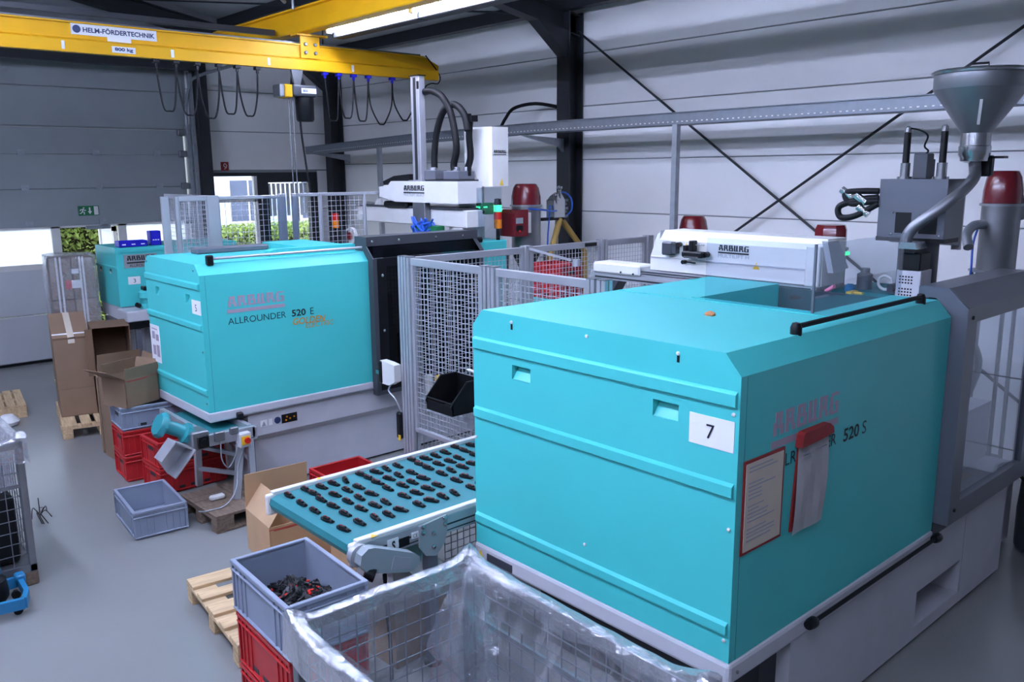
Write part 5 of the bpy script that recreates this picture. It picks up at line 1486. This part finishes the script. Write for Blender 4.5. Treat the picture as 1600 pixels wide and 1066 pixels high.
def pallet(name, label, loc, rot, L=1.2, W=0.8, m=None, n=5, group=None):
    """euro pallet: L along local x, deck boards along x"""
    m = m or wood
    t = thing(name, label, 'pallet', loc, rot, group)
    bw = [0.145, 0.10, 0.145, 0.10, 0.145] if n == 5 else [W/n*0.86]*n
    gap = (W-sum(bw))/(n-1)
    y = -W/2
    cache = {}
    for i, w in enumerate(bw):
        key = round(w, 3)
        if key not in cache:
            cache[key] = obj('deck_board', MB().box(-L/2, -w/2, 0, L/2, w/2, 0.022, 0.003), m, t, local=True)
            o = cache[key]
        else:
            o = part_copy(cache[key], t)
        o.location = (0, y+w/2, 0.122)
        y += w+gap
    first = None
    for x in (-L/2+0.0725, 0, L/2-0.0725):
        o = MB().box(x-0.0725, -W/2, 0.100, x+0.0725, W/2, 0.122, 0.002)
        obj('stringer_board', o, m, t, local=True)
        for yy in (-W/2+0.05, 0, W/2-0.05):
            if first is None:
                first = obj('block', MB().box(-0.0725, -0.05, 0, 0.0725, 0.05, 0.078, 0.004), m, t, local=True); o2 = first
            else:
                o2 = part_copy(first, t)
            o2.location = (x, yy, 0.022)
    for yy in (-W/2+0.05, 0, W/2-0.05):
        obj('bottom_board', MB().box(-L/2, yy-0.05, 0, L/2, yy+0.05, 0.022, 0.003), m, t, local=True)
    return t
def carton(name, label, loc, rot, L, W, H, m=None, flaps=None, closed=True, stripe=False, group=None, cat='box', tape=True):
    m = m or card
    t = thing(name, label, cat, loc, rot, group)
    if closed:
        obj('body', MB().box(-L/2, -W/2, 0, L/2, W/2, H, 0.006, 2), m, t, local=True)
        obj('flap_seam', MB().box(-L/2, -0.002, H-0.0005, L/2, 0.002, H+0.0005), carddk, t, local=True)
        if tape:
            obj('tape', MB().box(-L/2-0.0008, -0.03, H-0.10, -L/2, 0.03, H).box(-L/2, -0.03, H, L/2, 0.03, H+0.001).box(L/2, -0.03, H-0.10, L/2+0.0008, 0.03, H), paperbeige, t, local=True)
    else:
        th = 0.005
        b = MB().box(-L/2, -W/2, 0, L/2, W/2, th)
        b.box(-L/2, -W/2, th, -L/2+th, W/2, H).box(L/2-th, -W/2, th, L/2, W/2, H).box(-L/2, -W/2, th, L/2, -W/2+th, H).box(-L/2, W/2-th, th, L/2, W/2, H)
        obj('body', b, m, t, local=True)
        for side_, ang, ln in (flaps or []):
            b = MB().box(0, 0, 0, (L if side_ in 'ns' else W), 0.005, ln)
            fl = obj('flap', b, m, t, local=True)
            c = {'s': ((-L/2, -W/2, H), 0), 'n': ((L/2, W/2, H), PI), 'w': ((-L/2, W/2, H), -PI/2), 'e': ((L/2, -W/2, H), PI/2)}[side_]
            fl.location = c[0]
            fl.rotation_euler = (ang, 0, c[1])
    if stripe:
        obj('red_stripe', MB().box(-L/2-0.001, -W/2-0.001, H*0.93, L/2+0.001, -W/2+0.001, H*0.945).box(-L/2+0.03, -W/2-0.001, H*0.90, L/2*0.4, -W/2+0.001, H*0.92), reddark, t, local=True)
    return t

tb = thing('rear_machine', 'turquoise machine block behind the mesh at the cell', 'machine', (6.3, 6.1, 0))
obj('body', MB().box(6.1, 6.1, 0.2, 6.45, 6.55, 1.44, 0.01), teal, tb)
obj('foot', MB().box(6.12, 6.12, 0, 6.43, 6.5, 0.2), guarddark, tb)
crate('storage_crate', 'red crate standing on the turquoise block behind the cell mesh', (6.28, 6.32, 1.442), R(90), 0.44, 0.33, 0.36, cratered)

# grey crate full of parts on red crates at the belt end
GA = (1.79, 3.59)
ga_rot = R(90-2.5)
cr1 = crate('storage_crate', 'red crate under the grey crate at the end of the belt', (GA[0], GA[1], 0.0), ga_rot, 0.62, 0.41, 0.285, cratered, 'red crates under the parts crate')
cr1['label'] = 'bottom red crate below the grey parts crate at the belt end'
dup(cr1, (GA[0], GA[1], 0.287), ga_rot, label='upper red crate carrying the grey parts crate at the belt end')
ga = crate('storage_crate', 'open grey crate full of black parts at the end of the belt', (GA[0], GA[1], 0.574), ga_rot, 0.65, 0.42, 0.276, crategrey, slots=False)
obj('label_sticker', MB().box(-0.326, 0.09, 0.09, -0.3245, 0.17, 0.17), paper, ga, local=True)
text('65', (Vector((0, -1, 0)), Vector((0, 0, 1)), Vector((-1, 0, 0))), (0, 0, 0), 0.05, 0.04, reddark, ga).matrix_local = Matrix.Identity(4)
pile = MB()
rp_ = random.Random(4)
src = part_mesh()
tmpm = bpy.data.meshes.new('tmp'); src.bm.to_mesh(tmpm); src.bm.free()
pv = []; pf = []
for i in range(620):
    u, v = rp_.gauss(0, 0.42), rp_.gauss(0, 0.42)
    if abs(u) > 1 or abs(v) > 1: continue
    x, y = -0.02+u*0.27, v*0.15
    top = 0.13*max(0, 1-(u*u+v*v)*0.65)+0.035
    z = 0.012+top*rp_.uniform(0.5, 1.0)
    M = Matrix.Translation((x, y, z)) @ Matrix.Rotation(rp_.uniform(0, 6.28), 4, 'Z') @ Matrix.Rotation(rp_.uniform(-0.7, 0.7), 4, 'X') @ Matrix.Rotation(rp_.uniform(-0.9, 0.9), 4, 'Y')
    k0 = len(pv)
    pv += [M @ q.co for q in tmpm.vertices]
    pf += [tuple(k0+a for a in p.vertices) for p in tmpm.polygons]
pm_ = bpy.data.meshes.new('part_pile'); pm_.from_pydata(pv, [], pf); pm_.materials.append(black)
po = bpy.data.objects.new('part_pile', pm_); C.objects.link(po)
po.location = (GA[0], GA[1], 0.574); po.rotation_euler = (0, 0, ga_rot)
tag(po, 'heap of black moulded parts lying in the grey crate', 'parts', kind='stuff')
for i in range(16):
    u, v = rp_.gauss(0, 0.35), rp_.gauss(0, 0.35)
    M = Matrix.Translation((-0.02+u*0.27, v*0.15, 0.05+0.13*max(0, 1-(u*u+v*v)*0.65)+0.014))
    rr_ = MB().box(-0.008, -0.006, 0, 0.008, 0.006, 0.006).xform(Matrix.Rotation(rp_.uniform(0, 3), 4, 'Z'))
    rr_.xform(M)
    o = obj('red_insert', rr_, redlens, po, local=True)

# pallet in the aisle behind that crate
pallet('wooden_pallet', 'pale wooden pallet on the floor beside the grey parts crate', (2.40, 4.735, 0), R(-5.7), 1.2, 1.0)
# open cartons under the belt
carton('open_carton', 'light open carton with raised flaps under the belt end', (2.57, 5.22, 0.146), R(-5), 0.46, 0.44, 0.30, cardlt, [('n', R(-4), 0.25), ('e', R(100), 0.18), ('w', R(-35), 0.20)], closed=False, stripe=True)
carton('carton', 'closed light carton standing below the belt beside the open one', (2.90, 4.66, 0.146), R(-5.7), 0.46, 0.42, 0.34, cardlt, closed=True)
carton('carton', 'brown carton on the floor below the drive arm', (2.64, 3.90, 0.0), R(4), 0.50, 0.40, 0.40, card, closed=True)
sk = carton('open_carton', 'open white carton with folded lid below the drive arm', (2.52, 3.92, 0.402), R(20), 0.0001+0.24, 0.26, 0.24, paper, [('s', R(120), 0.2)], closed=False)
crate('storage_crate', 'red crate on the floor between belt and machine 5', (3.62, 6.24, 0.0), R(-1), 0.50, 0.38, 0.235, cratered, slots=True)
# red crates under the overhang of machine 7
# grey crate alone on the floor
crate('storage_crate', 'empty grey crate standing alone on the aisle floor', (2.135, 6.76, 0), R(-5), 0.40, 0.64, 0.225, crategrey, slots=False)
solo('paper_scrap', MB().box(2.0, 6.50, 0.012, 2.10, 6.53, 0.020), paper, 'white paper scrap lying in the empty grey crate', 'paper')

# stack of crates with an open carton on top, in front of machine 5
sx, sy, sr = 2.60, 7.98, R(-4)
s1 = crate('storage_crate', 'bottom red crate of the stack left of the motor conveyor', (sx, sy, 0.0), sr, 0.6, 0.40, 0.238, cratered, 'crate stack left of machine 5')
dup(s1, (sx, sy, 0.239), sr, label='second red crate of the stack left of the motor conveyor')
crate('storage_crate', 'grey crate topping the red stack left of the motor conveyor', (sx, sy, 0.478), sr, 0.6, 0.40, 0.215, crategrey, 'crate stack left of machine 5')
s2 = dup(s1, (2.69, 7.46, 0.0), R(2), label='red crate in shadow under machine 5 behind the chute')
s2['group'] = 'red crates under machine 5'
s3 = dup(s1, (2.69, 7.46, 0.239), R(2), label='upper red crate in shadow under machine 5 behind the chute')
s3['group'] = 'red crates under machine 5'
carton('open_carton', 'brown open carton with spread flaps tilted on the grey crate', (2.45, 7.98, 0.694), R(22), 0.36, 0.30, 0.26, card, [('s', R(8), 0.10), ('w', R(60), 0.20), ('n', R(-10), 0.12), ('e', R(20), 0.12)], closed=False, stripe=True)
oc2 = carton('open_carton', 'tall brown carton with folded flaps behind the grey crate', (2.62, 8.62, 0.0), R(3), 0.42, 0.36, 0.86, card, [('n', R(-10), 0.16), ('s', R(35), 0.14), ('e', R(15), 0.14)], closed=False)
obj('shipping_label', MB().box(0.05, -0.1815, 0.72, 0.14, -0.180, 0.82), paper, oc2, local=True)
fb = thing('flat_carton', 'flattened carton with red stripe leaning upright by the crates', 'box', (2.52, 8.30, 0), R(-3))
obj('sheet', MB().box(-0.15, -0.02, 0, 0.17, 0.02, 0.80, 0.004), card, fb, local=True)
obj('folded_edge', MB().box(-0.15, -0.022, 0.775, 0.17, 0.022, 0.802, 0.004), cardlt, fb, local=True)
obj('red_stripe', MB().box(-0.13, -0.0215, 0.53, 0.17, -0.0205, 0.545).box(-0.13, -0.0215, 0.50, 0.02, -0.0205, 0.52), reddark, fb, local=True)
fb.location = (2.55, 8.85, 0)
PR = R(-11.3)
def pal(u, v): return (2.22+u*math.cos(PR)-v*math.sin(PR), 9.59+u*math.sin(PR)+v*math.cos(PR))
pallet('wooden_pallet', 'wooden pallet carrying stacked brown cartons near the gate', (*pal(0.4, 0.6), 0), PR+R(90), 1.2, 0.8, wood)
carton('carton', 'lower brown carton of the pair stacked on the pallet', (*pal(0.20, 0.72), 0.146), PR, 0.36, 0.66, 0.308, card, tape=False)
tc = thing('carton', 'tall brown carton with white tape on top of the pallet stack', 'box', (*pal(0.195, 0.72), 0.455), PR)
obj('body', MB().prism([(-0.33, 0), (-0.33, 0.565), (0.33, 0.745), (0.33, 0)], 'X', -0.18, 0.18), card, tc, local=True)
obj('tape', MB().prism([(-0.331, 0.50), (-0.331, 0.5665), (0.33, 0.7465), (0.33, 0.745), (-0.33, 0.565), (-0.33, 0.50)], 'X', -0.035, 0.03), paperbeige, tc, local=True)
obj('cross_tape', MB().prism([(-0.25, 0.5868), (-0.25, 0.5882), (-0.22, 0.5964), (-0.22, 0.595)], 'X', -0.18, 0.18), paper, tc, local=True)
obj('flap_edge', MB().box(-0.18, -0.331, 0.545, 0.18, -0.3305, 0.565), carddk, tc, local=True)
carton('carton', 'brown carton under the sideways open carton', (*pal(0.58, 0.55), 0.146), PR, 0.36, 0.5, 0.44, card)
ob = thing('open_carton', 'large open carton lying sideways with dark inside by the boxes', 'box', (*pal(0.58, 0.52), 0.588), PR)
b = MB().box(-0.19, -0.25, 0, 0.19, 0.25, 0.006).box(-0.19, -0.25, 0.52, 0.19, 0.25, 0.526).box(-0.19, -0.25, 0.006, -0.184, 0.25, 0.52).box(0.184, -0.25, 0.006, 0.19, 0.25, 0.52).box(-0.184, 0.244, 0.006, 0.184, 0.25, 0.52)
obj('body', b, carddk, ob, local=True)
obj('flap', MB().box(-0.19, -0.262, -0.19, 0.19, -0.256, 0.0), card, ob, local=True)
obj('flap', MB().box(-0.26, -0.262, 0.006, -0.19, -0.256, 0.52), carddk, ob, local=True)
rb = crate('storage_crate', 'red crate standing behind the flattened carton', (2.85, 9.22, 0.0), R(0), 0.56, 0.36, 0.235, cratered, 'red crates by the carton pallet')
dup(rb, (2.85, 9.22, 0.236), R(0), label='second red crate stacked behind the flattened carton')

# shrink wrapped pallet load
WR = R(-8)
wp = thing('wrapped_load', 'film wrapped pallet load with white corner strips near the gate', 'pallet load', (2.70, 11.50, 0), WR)
for i in range(3):
    obj('deck_board', MB().box(-0.02, 0.0+i*0.19, 0.122, 0.56, 0.11+i*0.19, 0.144), wood, wp, local=True)
for x in (0.0, 0.22, 0.44):
    for y in (0.0, 0.36):
        obj('block', MB().box(x, y, 0, x+0.1, y+0.12, 0.122), wood, wp, local=True)
k = 0
for z0, z1 in ((0.146, 0.68), (0.685, 1.22), (1.225, 1.735)):
    for x0, x1 in ((0.02, 0.265), (0.275, 0.52)):
        obj('carton', MB().box(x0, 0.02, z0, x1, 0.48, z1, 0.01), carddk if k % 3 else card, wp, local=True); k += 1
for x in (0.10, 0.145, 0.36, 0.395):
    obj('corner_strip', MB().box(x-0.011, 0.008, 0.15, x+0.011, 0.016, 1.75), offwhite, wp, local=True)
obj('shipping_label', MB().box(0.25, 0.004, 1.36, 0.36, 0.014, 1.46), paper, wp, local=True)
obj('red_label', MB().box(0.18, 0.005, 1.35, 0.25, 0.013, 1.465), redlens, wp, local=True)
obj('small_label', MB().box(0.26, 0.005, 1.54, 0.34, 0.013, 1.60), paper, wp, local=True)
fm = MB()
rw_ = random.Random(9)
nx, ny = 8, 8
x0, x1, y0, y1 = -0.005, 0.545, -0.012, 0.50
per = [(x0+(x1-x0)*i/nx, y0) for i in range(nx)]+[(x1, y0+(y1-y0)*i/ny) for i in range(ny)]+[(x1-(x1-x0)*i/nx, y1) for i in range(nx)]+[(x0, y1-(y1-y0)*i/ny) for i in range(ny)]
rows = []
for j in range(19):
    z = 0.10+1.65*j/18
    rows.append([fm.bm.verts.new((x+rw_.uniform(-.010, .005), y+rw_.uniform(-.012, .004), z+rw_.uniform(-.02, .02))) for x, y in per])
cx, cy = 0.27, 0.25
rows.append([fm.bm.verts.new((cx+(x-cx)*0.93, cy+(y-cy)*0.93, 1.765+rw_.uniform(-.01, .01))) for x, y in per])
for a, c in zip(rows, rows[1:]):
    for i in range(len(per)):
        f = fm.bm.faces.new((a[i], a[(i+1) % len(per)], c[(i+1) % len(per)], c[i])); f.smooth = True
fm.bm.faces.new(rows[-1])
obj('stretch_film', fm, shrink, wp, local=True)
pallet('wooden_pallet', 'weathered pallet lying against the gate behind the cartons', (2.08, 11.3, 0), R(82), 0.9, 0.3, wood, n=3)
solo('crumpled_film', MB().lathe([(0.0, 0), (0.10, 0.01), (0.12, 0.05), (0.06, 0.12), (0, 0.13)], (1.92, 10.6, 0.0), 9), paper, 'crumpled white wrapping on the floor by the gate', 'wrapping')

# inclined conveyor with turquoise motor under machine 5, on a pallet
pallet('wooden_pallet', 'dark weathered pallet under the motor driven chute conveyor', (2.87, 6.50, 0), R(2), 0.92, 0.66, wooddk)
mc = thing('chute_conveyor', 'small motor driven conveyor with turquoise gear motor and steel chute', 'conveyor', (2.7, 6.6, 0.146))
mo = obj('gear_motor', MB().tube([(2.22, 6.62, 0.83), (2.42, 6.58, 0.72)], 0.055, 16), motorteal, mc)
obj('fan_cover', MB().lathe([(0, 0), (0.09, 0), (0.105, 0.02), (0.105, 0.05), (0.06, 0.06)], (0, 0, 0), 8, 'X').xform(Matrix.Translation((2.20, 6.62, 0.835)) @ Matrix.Rotation(R(28), 4, 'Y')), motorteal, mo)
obj('motor_flange', MB().lathe([(0.055, -0.03), (0.085, -0.02), (0.085, 0.02), (0, 0.02)], (0, 0, 0), 8, 'X').xform(Matrix.Translation((2.40, 6.58, 0.725)) @ Matrix.Rotation(R(28), 4, 'Y')), motorteal, mo)
obj('gearbox', MB().box(2.40, 6.46, 0.60, 2.54, 6.64, 0.75, 0.01), steeldull, mc)
obj('output_cover', MB().box(2.44, 6.44, 0.615, 2.53, 6.46, 0.715, 0.006).tube([(2.485, 6.44, 0.665), (2.485, 6.425, 0.665)], 0.03, 12), black, mc)
obj('frame', MB().box(2.54, 6.56, 0.60, 2.58, 7.55, 0.70).box(2.92, 6.50, 0.58, 2.96, 7.55, 0.68).box(2.54, 6.50, 0.60, 2.94, 6.54, 0.69), alu, mc)
obj('belt', MB().box(2.58, 6.56, 0.62, 2.92, 7.55, 0.635), teal_d, mc)
obj('head_roller', MB().cyl((2.54, 6.56, 0.64), (2.95, 6.56, 0.64), 0.05, 16), steeldull, mc)
obj('junction_box', MB().box(2.58, 6.44, 0.64, 2.66, 6.48, 0.72, 0.006).box(2.70, 6.42, 0.68, 2.77, 6.46, 0.74, 0.006), steeldull, mc)
ks = obj('switch_box', MB().box(2.76, 6.40, 0.56, 2.86, 6.46, 0.68, 0.006), basegrey, mc)
obj('switch_plate', MB().box(2.775, 6.392, 0.585, 2.845, 6.40, 0.655), signyellow, ks)
obj('switch_knob', MB().cyl((2.82, 6.392, 0.62), (2.82, 6.372, 0.62), 0.025, 12), redlens, ks)
ch = MB()
ch.prism([(2.10, 0.60), (2.18, 0.74), (2.27, 0.755), (2.40, 0.65), (2.39, 0.645), (2.27, 0.745), (2.185, 0.73), (2.108, 0.597)], 'Y', 6.40, 6.70)
obj('chute', MB().prism([(2.13, 0.605), (2.245, 0.735), (2.385, 0.645), (2.21, 0.455)], 'Y', 6.52, 6.528)
    .prism([(2.245, 0.735), (2.385, 0.645), (2.375, 0.637), (2.243, 0.722)], 'Y', 6.40, 6.52)
    .prism([(2.13, 0.605), (2.245, 0.735), (2.238, 0.74), (2.12, 0.607)], 'Y', 6.36, 6.52)
    .prism([(2.385, 0.645), (2.21, 0.455), (2.217, 0.45), (2.392, 0.64)], 'Y', 6.36, 6.52), alu, mc)
for x0, y0, x1, y1 in ((2.80, 6.48, 2.70, 6.40), (2.88, 6.48, 2.84, 6.38), (2.60, 6.88, 2.60, 6.92), (2.94, 7.1, 2.96, 7.1)):
    obj('leg', MB().bar((x0, y0, 0.60), (x1, y1, 0.146), 0.045, 0.05), alu, mc)
obj('leg_brace', MB().bar((2.60, 6.90, 0.30), (2.76, 6.43, 0.34), 0.03).bar((2.60, 6.88, 0.50), (2.80, 6.46, 0.48), 0.03).bar((2.95, 7.1, 0.45), (2.86, 6.44, 0.40), 0.03), alu, mc)
obj('mains_cable', MB().tube(loop3([(2.80, 6.42, 0.56), (2.74, 6.42, 0.40), (2.68, 6.36, 0.24), (2.56, 6.30, 0.16), (2.42, 6.30, 0.152), (2.36, 6.34, 0.152)], 8), 0.005, 6).tube(loop3([(2.62, 6.44, 0.64), (2.61, 6.42, 0.5), (2.66, 6.42, 0.42), (2.72, 6.42, 0.5), (2.74, 6.42, 0.60)], 8), 0.005, 6), galv, mc)
solo('power_strip', MB().box(2.52, 6.48, 0.146, 2.64, 6.53, 0.185, 0.01), offwhite, 'white power strip lying on the weathered pallet', 'power strip')

# ================================================================== MESH CAGES
def cage(label, loc, rot, L, W, H, base=0.12, pitch=0.085, post=0.05, m=wiredark, fm_=None):
    fm_ = fm_ or galv
    t = thing('mesh_cage', label, 'cage', loc, rot)
    for sx in (-1, 1):
        for sy in (-1, 1):
            obj('corner_post', MB().box(sx*L/2-(post if sx > 0 else 0), sy*W/2-(post if sy > 0 else 0), 0.10, sx*L/2+(0 if sx > 0 else post), sy*W/2+(0 if sy > 0 else post), H, 0.004), fm_, t, local=True)
            obj('foot', MB().box(sx*(L/2-0.06)-0.06, sy*(W/2-0.06)-0.06, 0, sx*(L/2-0.06)+0.06, sy*(W/2-0.06)+0.06, 0.10, 0.008), wooddk, t, local=True)
    obj('base_tray', MB().box(-L/2, -W/2, 0.10, L/2, W/2, base+0.03), fm_, t, local=True)
    r = MB()
    r.box(-L/2, -W/2, H-0.05, L/2, -W/2+0.03, H, 0.004).box(-L/2, W/2-0.03, H-0.05, L/2, W/2, H, 0.004)
    r.box(-L/2, -W/2+0.03, H-0.05, -L/2+0.03, W/2-0.03, H, 0.004).box(L/2-0.03, -W/2+0.03, H-0.05, L/2, W/2-0.03, H, 0.004)
    obj('top_rim', r, fm_, t, local=True)
    for sy in (-1, 1):
        obj('wire_mesh', wires('Y', sy*(W/2-0.015), -L/2+post, L/2-post, base+0.03, H-0.05, pitch, 0.005), m, t, local=True, kind='stuff')
        obj('mid_bar', MB().box(-L/2+0.03, sy*(W/2-0.012)-0.008, H*0.7-0.012, L/2-0.03, sy*(W/2-0.012)+0.008, H*0.7+0.012), fm_, t, local=True)
    for sx in (-1, 1):
        obj('wire_mesh', wires('X', sx*(L/2-0.015), -W/2+post, W/2-post, base+0.03, H-0.05, pitch, 0.005), m, t, local=True, kind='stuff')
    return t
def film_liner(label, loc, rot, L, W, H, seed, depth, over=0.12, amp=0.03):
    """loose polythene bag hung in a cage and folded over its rim"""
    t_ = random.Random(seed)
    from mathutils import noise
    per = []
    n1, n2 = int(L/0.02), int(W/0.02)
    per += [(-L/2+L*i/n1, -W/2) for i in range(n1)]+[(L/2, -W/2+W*i/n2) for i in range(n2)]
    per += [(L/2-L*i/n1, W/2) for i in range(n1)]+[(-L/2, W/2-W*i/n2) for i in range(n2)]
    key = [(0.030, H-over), (0.028, H-over*0.8), (0.026, H-over*0.6), (0.026, H-over*0.4), (0.024, H-over*0.2), (0.022, H), (0.010, H+0.014), (-0.012, H+0.018), (-0.038, H+0.010), (-0.052, H-0.015), (-0.06, H-0.045), (-0.066, H-0.07), (-0.07, H-0.09)]
    prof = key
    NH = 10
    k = 26
    for i in range(1, k+1):
        prof.append((-0.07-0.05*i/k, H-0.09-(depth-0.09)*i/k))
    b = MB()
    rows = []
    for j, (o, z) in enumerate(prof):
        row = []
        for i, (x, y) in enumerate(per):
            nv = Vector((x/(L/2), y/(W/2), 0))
            ax, ay = abs(nv.x) > 0.999, abs(nv.y) > 0.999
            d = Vector((math.copysign(1, x) if ax else 0, math.copysign(1, y) if ay else 0, 0))
            s = 1.1*noise.noise(Vector((x*4+seed, y*4, z*4)))+0.9*(0.35-abs(noise.noise(Vector((x*8, y*8+seed, z*6)))))+0.45*(0.3-abs(noise.noise(Vector((x*19+seed, y*19, z*15)))))
            if j < NH: s = 1.3*noise.noise(Vector((x*5+seed, y*5, z*9)))+0.5*noise.noise(Vector((x*11, y*11+seed, z*14)))
            fold = math.sin(i*0.28+3*noise.noise(Vector((x*3, y*3, seed))))
            a = amp*(0.35 if j < NH else min(2.4, 0.6+(j-NH)*0.12))
            corner = max(0, (abs(nv.x)*abs(nv.y))-0.72)/0.28
            oo = o+a*s+a*0.35*fold
            if j >= NH: oo -= corner*0.16*min(1, (j-NH+1)/8)
            else: oo = max(oo, o-0.003)
            zz = z+a*0.5*noise.noise(Vector((x*7, y*7, 3+z*3)))
            if j in (5, 6, 7, 8): zz += 0.05*corner**2
            if j == 0: zz += 0.05*noise.noise(Vector((x*4, y*4, seed+7)))
            row.append(b.bm.verts.new((x+d.x*oo, y+d.y*oo, zz)))
        rows.append(row)
    n = len(per)
    hb = MB()
    hrows = [[hb.bm.verts.new(v.co) for v in r] for r in rows[:NH+1]]
    for a, c in zip(hrows, hrows[1:]):
        for i in range(n):
            f = hb.bm.faces.new((a[i], a[(i+1) % n], c[(i+1) % n], c[i])); f.smooth = True
    for r in rows[:NH]:
        for v in r: b.bm.verts.remove(v)
    rows = rows[NH:]
    for a, c in zip(rows, rows[1:]):
        for i in range(n):
            f = b.bm.faces.new((a[i], a[(i+1) % n], c[(i+1) % n], c[i])); f.smooth = True
    last = rows[-1]
    c0 = b.bm.verts.new((0, 0, H-depth-0.01))
    for i in range(n):
        f = b.bm.faces.new((last[i], last[(i+1) % n], c0)); f.smooth = True
    o = thing('film_liner', label, 'film', loc, rot)
    obj('bag', b, film, o, local=True)
    obj('folded_hem', hb, filmhem, o, local=True)
    return o
CG = (1.90, 2.30)
cg_rot = R(88.5)
cage('galvanised mesh cage lined with clear film in front of machine 7', (CG[0], CG[1], 0), cg_rot, 1.40, 0.93, 0.93, fm_=steeldull)
film_liner('crumpled clear film bag lining the mesh cage by machine 7', (CG[0], CG[1], 0), cg_rot, 1.40, 0.93, 0.93, 3, 0.74, 0.15, 0.03)
LC = (0.79, 6.62)
cage('old grey mesh cage standing at the left beside the aisle', (LC[0], LC[1], 0), 0, 0.80, 0.82, 1.02, post=0.045, fm_=steeldull)
film_liner('shiny clear film over the mesh cage at the left', (LC[0], LC[1], 0), 0, 0.80, 0.82, 1.02, 8, 0.35, 0.14, 0.02)
ld = MB().box(LC[0]-0.33, LC[1]-0.34, 0.152, LC[0]+0.33, LC[1]+0.34, 0.64, 0.04, 2)
solo('dark_sack', ld, rubber, 'dark filled sack inside the left mesh cage', 'sack')
# blue hand truck at the left edge
bt = thing('hand_truck', 'light blue drum dolly frame with dark load at the left edge', 'trolley', (0.90, 5.98, 0))
b = MB()
pts = [(1.05, 5.90), (1.01, 5.78), (0.70, 5.83), (0.76, 6.12), (1.06, 6.14)]
for (x0, y0), (x1, y1) in zip(pts, pts[1:]+pts[:1]):
    b.bar((x0, y0, 0.09), (x1, y1, 0.09), 0.03, 0.07)
obj('frame', b, bluelight, bt)
obj('corner_pin', MB().box(1.03, 6.08, 0.09, 1.09, 6.16, 0.15, 0.01).tube([(0.94, 6.13, 0.09), (0.94, 6.13, 0.30)], 0.02, 8), bluelight, bt)
for x, y in ((0.98, 5.84), (0.76, 5.88), (0.82, 6.10), (1.02, 6.08)):
    obj('caster', MB().lathe([(0, -0.012), (0.028, -0.012), (0.028, 0.012), (0, 0.012)], (x, y, 0.028), 12, 'Y').box(x-0.012, y-0.016, 0.028, x+0.012, y+0.016, 0.056), black, bt)
obj('load_sack', MB().lathe([(0, 0), (0.08, 0.0), (0.11, 0.05), (0.10, 0.16), (0.04, 0.20), (0, 0.2)], (0.86, 5.98, 0.056), 14), rubber, bt)
sw_ = thing('cable_scrap', 'thin dark wire tangle lying on the floor beside the left cage', 'wire', (1.52, 7.5, 0))
rr = random.Random(2)
b = MB()
for i in range(7):
    a = rr.uniform(0, 6.28)
    b.tube(loop3([(1.50, 7.5, 0.01), (1.50+0.04*math.cos(a), 7.5+0.12*math.sin(a), 0.05+rr.uniform(0, .04)), (1.50+0.07*math.cos(a+.6), 7.5+0.22*math.sin(a+.6), 0.008)], 5), 0.004, 5)
b.tube([(1.50, 7.5, 0.0), (1.50, 7.5, 0.16)], 0.004, 5)
obj('wire', b, black, sw_)

# dark drum at the right edge
wd = thing('waste_drum', 'dark round drum standing at the right end of the machine base', 'drum', (6.75, 1.72, 0))
obj('body', MB().lathe([(0, 0), (0.20, 0), (0.23, 0.03), (0.235, 0.3), (0.22, 0.55), (0.21, 0.55), (0.225, 0.3), (0.2, 0.05), (0, 0.05)], (6.75, 1.72, 0), 24), guarddark, wd)
obj('rim', MB().lathe([(0.21, 0.54), (0.24, 0.54), (0.24, 0.57), (0.21, 0.57)], (6.75, 1.72, 0), 24), black, wd)
